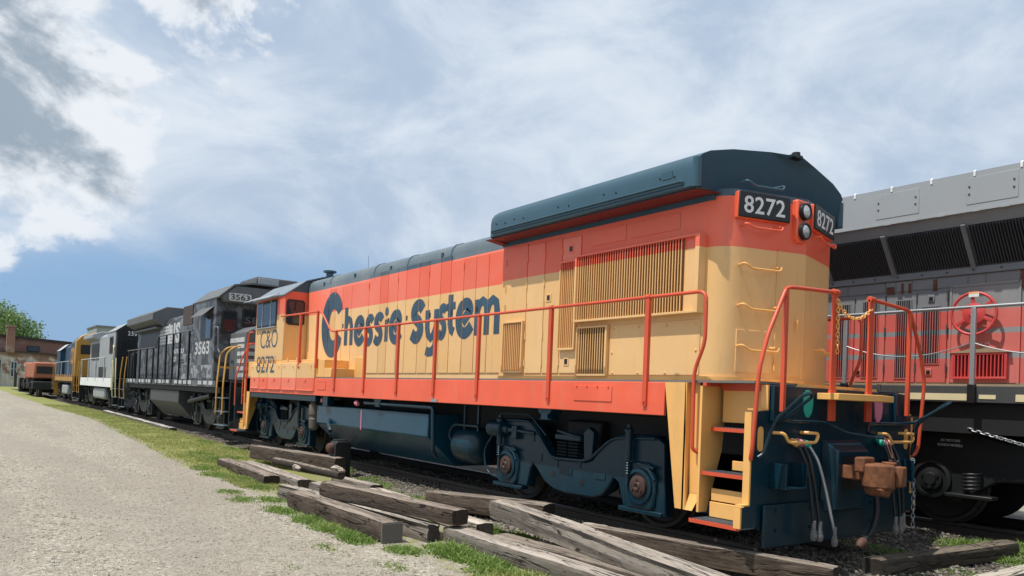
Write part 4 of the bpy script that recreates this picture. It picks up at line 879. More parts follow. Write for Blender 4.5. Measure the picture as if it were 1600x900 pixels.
# --- fuel tank, reservoir and pipes
ft = MB().prism([(-1.42, 1.195), (1.42, 1.195), (1.42, .80), (.86, .30), (-.86, .30), (-1.42, .80)], 1, 6.62, 11.5).build('fuel_tank', M['tank'], LOCO, bevel=.02)
MB().box(-1.428, -1.419, 9.2, 9.24, .78, 1.16).build('sight_gauge', M['pink'], ft)
MB().lathe((-1.45, 9.42, 1.30), (0, -1, -.3), [(0, .05), (.05, .055), (.10, .03)], 12).build('filler_cap', M['pink'], ft)
MB().lathe((-1.40, 11.2, 1.30), (-1, 0, 0), [(0, .045), (.05, .045)], 10).build('filler_cap', M['pink'], ft)
MB().tube([(-1.40, 10.78, .90), (-1.50, 10.62, .82), (-1.53, 10.45, .68)], .045, 10).build('filler_neck', M['blue'], ft)
at_ = MB().lathe((-.98, 5.45, .72), (0, 1, 0), [(-.02, .05), (0, .18), (.06, .27), (.14, .30), (.62, .30), (.70, .27), (.76, .18), (.78, .05)], 28).build('air_reservoir', M['blue'], LOCO)
at2 = MB().lathe((-.5, 5.45, .72), (0, 1, 0), [(-.02, .05), (0, .18), (.06, .27), (.14, .30), (.62, .30), (.70, .27), (.76, .18), (.78, .05)], 20).build('air_reservoir', M['dark'], LOCO)
MB().tube(fillet([(-1.46, 9.0, 1.31), (-1.46, 6.40, 1.31), (-1.44, 6.38, .58), (-1.36, 6.42, .50)], .06), .035, 10).build('air_pipe', M['blue'], LOCO, smooth=60)
MB().tube(fillet([(-1.2, 5.4, 1.05), (-1.2, 6.15, 1.05), (-1.2, 6.3, .85), (-1.2, 6.1, .72), (-1.1, 5.95, .72)], .12, 6), .024, 8).build('air_pipe', M['blue'], LOCO, smooth=60)
for y, z0 in ((5.95, .45), (5.55, .95)): MB().box(-1.12, -1.08, y-.02, y+.02, z0, 1.40).build('hanger', M['blue'], LOCO)
MB().lathe((-1.36, 11.78, .62), (0, 0, 1), [(0, .05), (.05, .11), (.25, .12), (.27, .10), (.33, .10), (.35, .12), (.55, .12), (.6, .09), (.66, .05)], 16).build('air_filter', M['steel_dirty'] if 'steel_dirty' in M else M['steel'], LOCO)
MB().box(-1.0, -.5, 11.6, 11.95, .6, 1.3).build('equipment_box', M['dark'], LOCO)
for k, (x, y) in enumerate(((-.9, .4), (.9, .4))): pass

# --- the big lettering, drawn letter by letter
XL = -.9475
def ribbon(mb, pts, w0, w1=None, x=XL, ccap=0):
    pts = [Vector((p[0], p[1])) for p in pts]; n = len(pts); L_, R_ = [], []
    for i, p in enumerate(pts):
        tg = (pts[min(i+1, n-1)]-pts[max(i-1, 0)]).normalized(); nm = Vector((-tg.y, tg.x))
        f = i/(n-1); ww = (w0[i] if isinstance(w0, list) else w0+((w1 if w1 is not None else w0)-w0)*f)/2
        L_.append(p+nm*ww); R_.append(p-nm*ww)
    V_ = []
    for xx in (x, x-.0015):
        V_ += [(xx, -q.x, q.y) for q in L_]+[(xx, -q.x, q.y) for q in R_]
    F_ = []
    for i in range(n-1): F_ += [(2*n+i, 2*n+i+1, 3*n+i+1, 3*n+i)]
    mb.add(V_, F_)
def arc(cx, cz, rx, rz, a0, a1, n=26): return [(cx+rx*math.cos(R(a0+(a1-a0)*i/n)), cz+rz*math.sin(R(a0+(a1-a0)*i/n))) for i in range(n+1)]
def spline(ctrl, n=10):
    c = [ctrl[0]]+list(ctrl)+[ctrl[-1]]; out = []
    for i in range(1, len(c)-2):
        p0, p1, p2, p3 = [Vector(q) for q in c[i-1:i+3]]
        for k in range(n):
            t_ = k/n; out.append(tuple(.5*((2*p1)+(p2-p0)*t_+(2*p0-5*p1+4*p2-p3)*t_*t_+(3*p1-p0-3*p2+p3)*t_**3)))
    return out+[tuple(ctrl[-1])]
lay = [0]
def letter(strokes):
    mb = MB()
    for st in strokes:
        lay[0] = (lay[0]+1) % 7
        ribbon(mb, st[0], st[1], st[2] if len(st) > 2 else None, XL-.0004*lay[0])
    o = mb.build('letter', M['letter'], LOCO, smooth=0)
    bm = bmesh.new(); bm.from_mesh(o.data); oy = ORG[LOCO.name].y           # the paint stops at the gaps between the doors
    for sy in seams:
        for e_ in (-.008, .008):
            bmesh.ops.bisect_plane(bm, geom=bm.verts[:]+bm.edges[:]+bm.faces[:], plane_co=(0, sy+e_-oy, 0), plane_no=(0, 1, 0))
    kill = [f for f in bm.faces if any(abs(f.calc_center_median().y+oy-sy) < .0078 for sy in seams)]
    bmesh.ops.delete(bm, geom=kill, context='FACES'); bm.to_mesh(o.data); bm.free()
    return o
# coordinates: (-y, z); every letter fits the box it has on the hood
def box_(y0, y1, z0, z1): return lambda u, v: (-(y0+(y1-y0)*u), z0+(z1-z0)*v)
def tr_(f, pts): return [f(*p) for p in pts]
f = box_(12.54, 11.34, 2.34, 3.71)
# C: a fat crescent with pointed lips
cpts = [f(.51+.37*math.cos(R(a)), .5+.405*math.sin(R(a))) for a in range(30, 334, 7)]
n_ = len(cpts); letter([(cpts, [.25+.20*math.sin(math.pi*i/(n_-1))**.6 for i in range(n_)])])
def let_h(f, w): letter([(tr_(f, [(.19, 0), (.19, 1)]), w), (tr_(f, [(.2, .45), (.30, .60), (.5, .69), (.70, .64), (.81, .5), (.82, .3), (.82, 0)]), w*.95)])
def let_e(f, w):
    letter([(tr_(f, spline([(.38, .40), (.66, .60), (.80, .70), (.72, .86), (.52, .90), (.28, .80), (.16, .52), (.24, .22), (.48, .10), (.72, .16), (.90, .30)], 6)), w)])
def let_s(f, w): letter([(tr_(f, spline([(.88, .78), (.74, .88), (.5, .90), (.28, .80), (.26, .64), (.46, .54), (.66, .45), (.74, .28), (.60, .13), (.38, .09), (.10, .20)], 6)), w)])
let_h(box_(11.29, 10.84, 2.53, 3.37), .17)
let_e(box_(10.78, 10.26, 2.52, 3.13), .185); let_s(box_(10.22, 9.83, 2.51, 3.13), .175); let_s(box_(9.82, 9.39, 2.51, 3.14), .185)
f = box_(9.33, 9.17, 2.55, 3.27)
letter([(tr_(f, [(.5, 0), (.5, .62)]), .15), (tr_(f, [(.5, .72), (.5, .78), (.5, .88), (.5, .96)]), [.08, .15, .15, .08])])
let_e(box_(9.13, 8.59, 2.51, 3.14), .195)
let_s(box_(8.25, 7.73, 2.51, 3.26), .23)
f = box_(7.68, 7.21, 2.23, 3.07)
letter([(tr_(f, [(.16, 1), (.16, .62), (.24, .46), (.45, .38), (.66, .46), (.8, .6)]), .16), (tr_(f, [(.84, 1), (.84, .35), (.76, .18), (.55, .09), (.30, .08), (.1, .12)]), .17)])
let_s(box_(7.23, 6.93, 2.52, 3.14), .155)
f = box_(6.97, 6.62, 2.56, 3.29)
letter([(tr_(f, [(.45, 1), (.45, .3), (.55, .16), (.82, .09)]), .165), (tr_(f, [(.08, .70), (.92, .73)]), .13)])
let_e(box_(6.62, 6.07, 2.53, 3.16), .20)
f = box_(6.05, 5.30, 2.54, 3.17)
letter([(tr_(f, [(.11, 0), (.11, .95)]), .15), (tr_(f, [(.12, .62), (.2, .82), (.33, .90), (.46, .82), (.50, .62), (.50, 0)]), .155), (tr_(f, [(.51, .62), (.6, .82), (.72, .90), (.85, .82), (.89, .62), (.89, 0)]), .155)])
# ================================================================ the grey and red locomotive on the next track
M['gr_livery'] = bands('grey_red_paint', [(.24, .19, .12), (1.99, (.50, .095, .085)), (2.33, (.21, .23, .25)), (2.41, (.56, .09, .075)), (2.67, (.21, .23, .25)), (2.74, (.56, .09, .075)), (3.0, (.17, .19, .21))], .5, dirt=.45, dcol=(.20, .13, .11), streak=7)
M['gr_grey'] = mat('grey_hood_paint', (.17, .19, .21), .45, dirt=.35, dcol=(.17, .10, .07), streak=7)
M['gr_light'] = mat('pale_grey_fascia', (.31, .33, .345), .5, dirt=.15, dcol=(.25, .24, .22), var=.05)
M['gr_dark'] = mat('dark_grey_sill', (.055, .06, .062), .55, dirt=.4, dcol=(.12, .09, .06))
M['gr_truck'] = mat('black_truck_grime', (.008, .010, .011), .5, dirt=.4, dcol=(.018, .018, .016))
M['duct'] = mat('dark_grille', (.012, .015, .022), .5)
M['slat'] = mat('grille_slat', (.045, .05, .06), .45)
M['cream'] = mat('cream_reflector', (.72, .62, .38), .4, dirt=.3, dcol=(.5, .4, .2))
M['redwheel'] = mat('red_handwheel_paint', (.55, .06, .06), .42)
GR = thing('locomotive', (4.45, 0, 0), 'grey and red locomotive with a long slanted radiator grille, on the right-hand track', 'locomotive')
Y0, Y1 = -13., 9.
XC = 4.45
MB().box(3.0, 5.9, Y0, Y1, 1.30, 1.90).build('underframe', M['dark'], GR)
MB().box(2.9, 2.96, Y0, Y1, 1.71, 1.93).build('side_sill', M['gr_dark'], GR, bevel=.006)
MB().box(2.905, 6.0, Y0, Y1, 1.93, 1.955).build('deck', M['dirt'], GR)
for y0, y1, z0, z1 in ((-.13, .85, 1.735, 1.825), (-.41, -.21, 1.76, 1.815), (-1.7, -.64, 1.735, 1.825), (-3.4, -2.4, 1.735, 1.825), (1.55, 2.4, 1.735, 1.825)):
    MB().box(2.893, 2.901, y0, y1, z0, z1).build('reflector', M['cream'], GR)
for y in (1.02, 1.28): MB().lathe((2.899, y, 1.82), (-1, 0, 0), [(0, .03), (.004, .03)], 12).build('sill_hole', M['black'], GR)
MB().box(2.888, 2.90, 1.11, 1.16, 1.70, 1.935).build('sill_joint', M['gr_dark'], GR)
hoodp = [(3.4, 1.955), (3.4, 3.60), (3.02, 4.13), (3.0, 4.20), (2.955, 4.27), (2.95, 4.80), (3.3, 4.86), (4.45, 4.9), (5.6, 4.86), (5.95, 4.80), (5.945, 4.27), (5.9, 4.20), (5.88, 4.13), (5.5, 3.60), (5.5, 1.955)]
MB().prism(hoodp, 1, Y0+1.3, Y1-1.2).build('hood', M['gr_livery'], GR, smooth=20)
MB().box(2.935, 2.95, Y0+1.3, Y1-1.2, 4.275, 4.79).build('fascia', M['gr_light'], GR)
MB().box(2.925, 2.96, Y0+1.3, Y1-1.2, 4.262, 4.29).build('fascia_lip', M['gr_light'], GR)
for k in range(9):
    y = 1.62-.56*k
    MB().prism([(2.95, 4.82), (2.925, 4.80), (2.925, 4.735), (2.935, 4.735)], 1, y-.014, y+.014).build('fascia_clip', M['white'], GR)
for y in (1.30, .05, -1.2, -2.4):
    p = MB().box(2.929, 2.937, y-.02-.62, y-.02, 4.36, 4.72).build('fascia_panel', M['gr_light'], GR, bevel=.003)
    for yy in (y-.05, y-.59):
        for z in (4.60, 4.50): MB().lathe((2.929, yy, z), (-1, 0, 0), [(0, .014), (.010, .012), (.014, .004)], 8).build('bolt', M['gr_dark'], p)
for y in (1.1, .72, .35, -.1, -.45, -.9): MB().box(2.915, 2.94, y-.05, y+.05, 4.255, 4.275).build('lip_clip', M['gr_light'], GR)
# slanted radiator grille: bays of slats between mullions
sl = Vector((3.02-3.4, 0, 4.13-3.60)).normalized(); sn = Vector((-sl.z, 0, sl.x))
def on_s(t_, y, p): return Vector((3.4, y, 3.60))+sl*t_+sn*p
bays = [(2.27, 3.3), (1.25, 2.18), (.14, 1.16), (-.97, .05), (-2.08, -1.06), (-3.2, -2.17)]
for a, b_ in bays:
    bk = MB().loft([[on_s(.03, y, p) for p, y in ((.004, a), (.004, b_))]+[on_s(.63, y, .004) for y in (b_, a)], [on_s(.03, y, .008) for y in (a, b_)]+[on_s(.63, y, .008) for y in (b_, a)]]).build('radiator_grille', M['duct'], GR)
    n = 27; st = (b_-a)/n
    p = MB().loft([[on_s(t_, a+st*.15, .006), on_s(t_, a+st*.5, .006), on_s(t_, a+st*.7, .045), on_s(t_, a+st*.35, .045)] for t_ in (.035, .625)]).build('slat', M['slat'], bk, smooth=0)
    for k in range(1, n): again(p, (0, st*k, 0), bk)
for y in (2.225, 1.205, .095, -1.015, -2.125):
    MB().loft([[on_s(t_, y-.045 if y != .095 else y-.03, 0), on_s(t_, y+.045 if y != .095 else y+.03, 0), on_s(t_, y+.03, .06), on_s(t_, y-.03, .06)] for t_ in (-.01, .66)]).build('mullion', M['gr_grey'], GR, smooth=0)
MB().box(3.36, 3.402, Y0+1.3, Y1-1.2, 3.50, 3.60).build('grille_sill', M['gr_grey'], GR, bevel=.005)
for k in range(12): MB().lathe((3.36, 2.2-.35*k, 3.55), (-1, 0, 0), [(0, .016), (.01, .014)], 8).build('bolt', M['gr_dark'], GR)
# upper row of panels with rust runs
M['rustrun'] = mat('rusty_batten', (.12, .045, .03), .8, var=.4, sc=8)
ub = [2.4, 1.95, 1.35, 1.19, .95, .60, .18, -.05, -.55, -.75, -1.2]
for a, b_ in zip(ub, ub[1:]): MB().box(3.388, 3.402, b_+.006, a-.006, 3.34, 3.49).build('panel', M['gr_livery'], GR, bevel=.003)
for y, z0, z1, wd in ((1.27, 3.0, 3.42, .06), (.62, 3.12, 3.47, .03), (-.52, 3.25, 3.50, .05), (.98, 3.2, 3.45, .02), (1.09, 3.3, 3.46, .02)): MB().box(3.384, 3.389, y-wd, y+wd, z0, z1).build('rusty_batten', M['rustrun'], GR)
# doors with upright vents
def vent(y0, y1, z0, z1, n, x=3.4, mt='gr_livery'):
    v = MB().box(x-.012, x+.002, y0-.012, y1+.012, z0-.012, z0).box(x-.012, x+.002, y0-.012, y1+.012, z1, z1+.012).box(x-.012, x+.002, y0-.012, y0, z0, z1).box(x-.012, x+.002, y1, y1+.012, z0, z1).build('door_vent', M[mt], GR)
    MB().box(x-.010, x+.001, y0, y1, z0, z1).build('vent_back', M['duct'], v)
    st = (y1-y0)/n
    p = MB().box(x-.018, x-.009, y0+st*.30, y0+st*.55, z0, z1).build('slat', M[mt], v)
    for k in range(1, n): again(p, (0, st*k, 0), v)
for a, b_ in ((1.34, 1.80), (.875, 1.32), (.44, .86), (-1.35, -.58), (-1.8, -1.37), (1.83, 2.3)): MB().box(3.378, 3.402, a, b_, 1.985, 3.30).build('hood_door', M['gr_livery'], GR, bevel=.005)
vent(1.44, 1.68, 2.06, 3.22, 7, 3.378); vent(.94, 1.165, 2.05, 3.20, 7, 3.378); vent(.54, .79, 2.26, 3.08, 7, 3.378); vent(-1.25, -.75, 2.2, 3.1, 10, 3.378); vent(1.9, 2.15, 2.06, 3.2, 7, 3.378)
for y, z in ((.67, 2.14), (1.73, 2.14), (.66, 3.2)):
    l_ = MB().box(3.36, 3.38, y-.045, y+.045, z-.05, z+.05).build('latch', M['gr_livery'], GR, bevel=.006); MB().box(3.355, 3.362, y-.025, y+.025, z-.035, z+.02).build('latch_pocket', M['black'], l_)
for y in (.435, .865, 1.33):
    for z in (2.2, 2.75, 3.22): MB().cyl((3.37, y, z-.06), (3.37, y, z+.06), .012, 8).build('hinge', M['gr_dark'], GR)
rc = MB().box(3.386, 3.402, -.47, .39, 1.99, 3.34).build('brake_panel', M['gr_livery'], GR, bevel=.004)
MB().box(3.375, 3.388, -.47, .39, 3.33, 3.36).box(3.375, 3.388, .38, .41, 1.98, 3.36).box(3.375, 3.388, -.49, -.46, 1.98, 3.36).build('panel_frame', M['gr_livery'], rc)
vb = MB().box(3.32, 3.39, -.36, .34, 2.04, 2.07).box(3.32, 3.39, -.36, .34, 2.37, 2.40).box(3.32, 3.39, -.36, -.33, 2.07, 2.37).box(3.32, 3.39, .31, .34, 2.07, 2.37).build('vent_box', M['redwheel'], GR, bevel=.004)
MB().box(3.375, 3.387, -.33, .31, 2.07, 2.37).build('vent_back', M['duct'], vb)
p = MB().box(3.325, 3.375, -.315, -.300, 2.07, 2.37).build('slat', M['redwheel'], vb)
for k in range(1, 14): again(p, (0, .0467*k, 0), vb)
MB().prism([(-.40, 2.40), (.38, 2.40), (.2, 2.43), (.05, 2.47), (-.10, 2.47), (-.25, 2.43)], 0, 3.31, 3.39).build('vent_hood', M['dirt'], vb)
text('stencil', 'D / 1B', M['white'], GR, (3.3855, .06, 2.515), (0, -1, 0), UP, .19, .03, .002)
# hand brake wheel
hw = thing('hand_brake_wheel', (3.24, .03, 2.64), 'round red spoked hand brake wheel on the grey and red locomotive', 'brake wheel'); hc = Vector((3.24, .03, 2.93))
MB().tube([hc+Vector((0, .285*math.cos(a), .285*math.sin(a))) for a in [2*math.pi*k/40 for k in range(40)]], .020, 10, closed=True).build('rim', M['redwheel'], hw, smooth=60)
MB().lathe(hc, (-1, 0, 0), [(-.01, .145), (.008, .145), (.012, .13), (.03, .05), (.05, .04), (.052, .0)], 28).build('hub', M['redwheel'], hw)
for k in range(6):
    a = R(25+60*k); d0 = Vector((0, math.cos(a), math.sin(a))); pp = Vector((0, -math.sin(a), math.cos(a)))
    MB().loft([[hc+d0*q+pp*w_+Vector((e_, 0, 0)) for w_, e_ in ((-.022, -.008), (.022, -.008), (.022, .012), (-.022, .012))] for q in (.12, .28)]).build('spoke', M['redwheel'], hw, bevel=.004)
MB().cyl(hc, hc+Vector((.15, 0, 0)), .03, 10).build('shaft', M['gr_dark'], hw)
MB().box(3.215, 3.222, -.04, .09, 3.155, 3.22).build('sticker', M['white'], hw)
MB().box(3.214, 3.2155, -.03, .09, 3.20, 3.222).build('sticker_band', M['yellowst'] if 'yellowst' in M else M['yellow'], hw)
# walkway rail
for y in (3.4, 1.66, -.13, -1.92, -3.7):
    MB().box(2.845, 2.89, y-.03, y+.03, 1.72, 2.96).build('handrail_post', M['steel_blue'] if 'steel_blue' in M else M['steel'], GR, bevel=.006)
    MB().box(2.83, 2.895, y-.045, y+.045, 1.70, 1.95).build('post_shoe', M['black'], GR, bevel=.006)
MB().tube([(2.865, 8, 2.97), (2.865, -12, 2.97)], .022, 10).build('handrail', M['steel'], GR)
MB().tube([Vector((2.86, y, 2.33+.18*((y-.76)/.9)**2)) for y in np.linspace(1.66, -.13, 14)], .008, 6).tube([Vector((2.86, y, 2.33+.18*((y+1.0)/.9)**2)) for y in np.linspace(-.13, -1.92, 14)], .008, 6).build('wire_rope', M['steel'], GR)
# truck, tank and the slack chain below
fy = [(1.25, .55), (1.28, .95), (1.05, 1.30), (.2, 1.36), (-.4, 1.20), (-1.2, 1.10), (-2.0, 1.2), (-2.8, 1.36), (-3.8, 1.3), (-4.0, .9), (-3.95, .5), (-3.2, .42), (-2.9, .62), (-2.2, .70), (-1.5, .55), (-.9, .70), (-.3, .66), (.05, .42), (.35, .36), (.85, .36)]
tk = MB().prism(fy, 0, 3.26, 3.42).prism(fy, 0, 5.48, 5.64).build('truck_frame', M['gr_truck'], GR, bevel=.02)
for y in (.52, -1.3, -3.2):
    w_ = MB()
    for s in (-1, 1): w_.lathe((4.45+s*.69, y, .53), (s, 0, 0), [(-.03, .12), (-.03, .48), (-.005, .56), (.02, .56), (.035, .535), (.13, .53), (.135, .48), (.09, .45), (.05, .28), (.12, .13), (.14, .1)], 32)
    w_.cyl((3.75, y, .53), (5.15, y, .53), .09, 12).build('wheel_set', M['wheel'], tk)
    MB().lathe((3.27, y, .63), (-1, 0, 0), [(0, .27), (.05, .265), (.06, .22), (.03, .215), (.03, .16), (.07, .15), (.08, .09), (.10, .08), (.10, .03)], 30).build('bearing', M['gr_truck'], tk)
    for k in range(3): MB().lathe((3.19, y+.11*math.cos(R(30+120*k)), .63+.11*math.sin(R(30+120*k))), (-1, 0, 0), [(0, .03), (.02, .028)], 8).build('cap_bolt', M['gr_truck'], tk)
for yc in (-.02, -2.6):
    for k in range(5): MB().tube([Vector((3.22, yc, .52+.05*k))+Vector((.11*math.cos(a), .11*math.sin(a), .05*a/6.28)) for a in [2*math.pi*i/16 for i in range(17)]], .017, 6).build('coil_spring', M['gr_truck'], tk, smooth=60)
    MB().box(3.1, 3.3, yc-.3, yc+.3, .42, .47).build('spring_seat', M['gr_truck'], tk, bevel=.01)
MB().lathe((3.257, -.75, .98), (-1, 0, 0), [(0, .10), (.004, .10)], 20).build('frame_hole', M['black'], tk)
text('stencil', 'AC MOTORS', M['white'], tk, (3.255, .42, 1.165), (0, -1, 0), UP, .26, .035, .002); text('stencil', '42 INCH WHEELS', M['white'], tk, (3.255, .46, 1.10), (0, -1, 0), UP, .33, .035, .002)
MB().box(3.12, 3.3, -.15, .12, 1.45, 1.58).build('bracket', M['gr_grey'], GR, bevel=.01)
chain('slack_chain', [(3.0, -.05, 1.36), (3.0, -.4, 1.27), (3.0, -.9, 1.14), (3.0, -1.6, 1.03)], 'steel', .075, .009, GR)
MB().box(3.2, 5.7, -9.5, -4.4, .45, 1.25).build('fuel_tank', M['gr_truck'], GR, bevel=.08)
MB().box(3.3, 5.6, 1.6, 7.5, .5, 1.3).build('equipment_box', M['dark'], GR)

# ================================================================ the locomotives coupled beyond
def body_livery(name, cols, patch=None, **k): return bands(name, cols, **k)
def simple_truck(parent, yc, mt, n=2): return truck(parent, yc, mt, 'wheel')
def far_rail(parent, x, pts, ys_, zb, mt, r=.024, pm=None):
    MB().tube(fillet([(x, y, z) for y, z in pts], .1), r, 6).build('handrail', M[mt], parent, smooth=60)
    def zr(y):
        yy = [p[0] for p in pts]; zz = [p[1] for p in pts]
        return float(np.interp(y, yy if yy[0] < yy[-1] else yy[::-1], zz if yy[0] < yy[-1] else zz[::-1]))
    for y in ys_: MB().box(x-.03, x+.03, y-.035, y+.035, zb, zr(y)).build('handrail_post', M[pm or mt], parent)
def stairs(parent, x, y0, y1, mt, mp):
    """open step well between y0 (end) and y1"""
    s = 1 if y1 > y0 else -1
    MB().box(x, x+.5, y1-.03*s, y1, .35, 1.5).build('step_box', M[mt], parent)
    for z in (.38, .78, 1.18): MB().box(x-.03, x+.3, min(y0, y1)+.05, max(y0, y1)-.05, z-.025, z).build('step_tread', M['tread'], parent)
    for yy, b in ((y0+.05*s, .35*s), (y1-.05*s, .3*s)):
        MB().tube(fillet([(x-.02, yy, .75), (x-.05, yy, 1.2), (x-.05, yy+b*.3, 1.9), (x-.02, yy+b, 2.65)], .15), .024, 6).build('grab_rail', M[mp], parent, smooth=60)
def coupler(parent, y, s):
    MB().prism([(-.1, .79), (.1, .79), (.1, .98), (-.1, .98)], 1, y, y+s*.4).prism([(-.25, .70), (.25, .70), (.25, 1.06), (-.25, 1.06)], 1, y+s*.3, y+s*.48).build('coupler', M['rust'], parent, bevel=.03)
def frame(parent, y0, y1, sill, z0=1.45, z1=1.67, hw=1.53):
    MB().box(-.8, .8, y0, y1, .95, 1.45).box(-hw+.1, hw-.1, y0+1.1, y1-1.1, 1.3, 1.48).build('underframe', M['dark'], parent)
    for s in (-1, 1): MB().box(s*hw, s*(hw-.05), y0+1.2, y1-1.2, z0, z1).build('side_sill', M[sill], parent)
    MB().box(-hw+.02, hw-.02, y0, y1, z1-.03, z1).build('deck', M['dark'], parent)
    for y in (y0, y1): MB().prism([(-1.45, .35), (1.45, .35), (1.45, 1.66), (-1.45, 1.66)], 1, y-.03, y+.03).build('end_plate', M['black'], parent, bevel=.02)
    coupler(parent, y0, -1); coupler(parent, y1, 1)

# --- black locomotive with the galloping stripes
def worn(name, c, c2, amt, sc=1.4, rough=.5):
    m, t, b = mat_base(name); P = t.new('ShaderNodeNewGeometry').outputs['Position']
    g = t.noise(P, sc, 8, .7, 1.2); c_ = t.mix(t.m('MULTIPLY', t.ss(g, .47, .56), amt), c, c2)
    g2 = t.noise(t.vm('MULTIPLY', P, (6, 6, 1)), 1.3, 6, .7); c_ = t.mix(t.m('MULTIPLY', t.ss(g2, .5, .8), .5), c_, tuple(x*.6 for x in c2))
    t.put(b.inputs['Base Color'], c_); b.inputs['Roughness'].default_value = rough; return m
M['ns_black'] = worn('faded_black_paint', (.034, .039, .046), (.15, .165, .185), .8)
M['ns_patch'] = worn('peeling_black_paint', (.05, .054, .06), (.30, .32, .34), .9, 3.0)
M['ns_grey'] = mat('chalky_dark_grey', (.10, .108, .115), .6, dirt=.4, dcol=(.2, .2, .2))
M['gold'] = mat('golden_rail_paint', (.55, .30, .06), .5)
M['chalk'] = worn('chalky_white', (.52, .53, .53), (.25, .26, .27), .5, 4)
M['brown'] = mat('dark_brown_screen', (.05, .032, .028), .7)
NS = thing('locomotive', (0, 26.5, 0), 'worn black locomotive with white stripes on its hood, coupled behind the orange one', 'locomotive')
frame(NS, 17.98, 35.0, 'ns_black', 1.48, 1.68)
for k in range(22):
    if k % 5 != 3: MB().box(-1.537, -1.529, 19.5+.64*k, 19.93+.64*k, 1.54, 1.66).build('sill_mark', M['chalk'], NS)
MB().prism([(-1.5, 1.68), (1.5, 1.68), (1.5, 4.22), (1.05, 4.62), (.5, 4.72), (-.5, 4.72), (-1.05, 4.62), (-1.5, 4.22)], 1, 19.62, 22.3).build('cab', M['ns_black'], NS, bevel=.02)
MB().prism([(-1.53, 4.22), (-1.06, 4.65), (-.5, 4.75), (.5, 4.75), (1.06, 4.65), (1.53, 4.22), (1.5, 4.19), (1.04, 4.6), (.5, 4.7), (-.5, 4.7), (-1.04, 4.6), (-1.5, 4.19)], 1, 19.3, 22.35).build('cab_roof', M['ns_grey'], NS)
MB().prism([(-1.42, 4.25), (-1.0, 4.60), (1.0, 4.60), (1.42, 4.25), (1.25, 4.08), (-1.3, 4.08)], 1, 19.30, 19.64).build('brow', M['ns_grey'], NS, bevel=.03)
nb = MB().prism(rr_rect(-1.22, -.55, 4.13, 4.37, .05), 1, 19.26, 19.31).build('number_board', M['chalk'], NS)
text('number', '3563', M['black'], nb, (-1.17, 19.258, 4.165), (1, 0, 0), UP, .57, .17, .004, bold=.01)
MB().box(-.35, 1.0, 19.5, 21.2, 4.72, 5.0).build('roof_unit', M['ns_grey'], NS, bevel=.04)
lamp = MB().box(-.30, .35, 19.44, 19.52, 4.76, 4.95).build('headlight', M['steel'], NS, bevel=.01)
wf = MB().prism(rr_rect(-1.32, -.85, 3.15, 3.85, .06), 1, 19.59, 19.625).build('front_window', M['rubber'], NS); MB().prism(rr_rect(-1.27, -.90, 3.2, 3.8, .05), 1, 19.58, 19.60).build('pane', M['glass'], wf)
wf = MB().prism(rr_rect(-.7, .7, 3.40, 3.95, .06), 1, 19.59, 19.625).build('front_window', M['rubber'], NS); MB().prism(rr_rect(-.64, .64, 3.45, 3.9, .05), 1, 19.58, 19.60).build('pane', M['glass'], wf)
text('chalk_number', 'SB', M['ns_grey'], wf, (-.62, 19.576, 3.50), (1, 0, 0), UP, .45, .2, .002)
sw = MB().box(-1.52, -1.49, 19.95, 21.2, 2.95, 3.75).build('side_window', M['black'], NS); MB().box(-1.526, -1.515, 20.05, 20.6, 3.0, 3.7).build('pane', M['glass'], sw)
MB().add([(-1.5, 19.85, 3.95), (-1.5, 21.4, 3.95), (-1.8, 21.4, 3.66), (-1.8, 19.95, 3.66), (-1.5, 19.85, 3.97), (-1.5, 21.4, 3.97), (-1.8, 21.4, 3.68), (-1.8, 19.95, 3.68)], [(0, 1, 2, 3), (4, 7, 6, 5), (0, 4, 5, 1), (1, 5, 6, 2), (2, 6, 7, 3), (3, 7, 4, 0)]).build('sun_visor', M['ns_grey'], sw, smooth=0)
MB().box(-1.52, -1.45, 22.32, 23.6, 3.55, 4.2).build('intake_screen', M['brown'], NS)
text('lettering', '3563', M['chalk'], NS, (-1.502, 21.9, 2.50), (0, -1, 0), UP, 1.75, .42, .003, bold=.02)
MB().box(-1.508, -1.49, 19.7, 22.25, 1.75, 2.16).build('panel', M['ns_patch'], NS); MB().box(-1.5, 1.5, 22.3, 23.7, 1.68, 2.2).build('box', M['ns_patch'], NS, bevel=.02)
MB().prism([(-1.05, 1.68), (1.05, 1.68), (1.05, 3.15), (.75, 3.32), (-.75, 3.32), (-1.05, 3.15)], 1, 18.05, 19.62).build('nose', M['ns_grey'], NS, bevel=.06, seg=3)
for z in (2.72, 2.50, 2.28, 2.06, 1.86): MB().box(-1.0, 1.0, 18.03, 18.052, z-.06, z+.06).box(-1.058, -1.045, 18.1, 18.75, z-.06, z+.06).build('nose_stripe', M['chalk'], NS)
MB().box(-1.06, -1.045, 18.1, 19.5, 2.84, 2.98).build('nose_stripe', M['chalk'], NS)
hp_ = [(-1.02, 1.68), (1.02, 1.68), (1.02, 3.95), (.9, 4.14), (.55, 4.22), (-.55, 4.22), (-.9, 4.14), (-1.02, 3.95)]
MB().prism(hp_, 1, 22.3, 34.2).build('hood', M['ns_black'], NS, bevel=.02)
for k in range(12):
    y = 23.85+.78*k
    if y < 33.5: MB().box(-1.035, -1.018, y+.012, y+.768, 1.74, 3.75).build('hood_door', M['ns_black'], NS, bevel=.006)
MB().box(-1.25, -1.0, 22.9, 25.6, 1.70, 2.6).build('blower_box', M['ns_patch'], NS, bevel=.02)
for y in (23.5, 24.5):
    for k in range(4): MB().box(-1.258, -1.249, y, y+.4, 2.1+.09*k, 2.15+.09*k).build('vent_slot', M['black'], NS)
for k in range(6):
    z = 3.09+.125*k; MB().box(-1.042, -1.034, 27.3, 30.0-.12*k, z, z+.095).build('stripe', M['chalk'], NS)
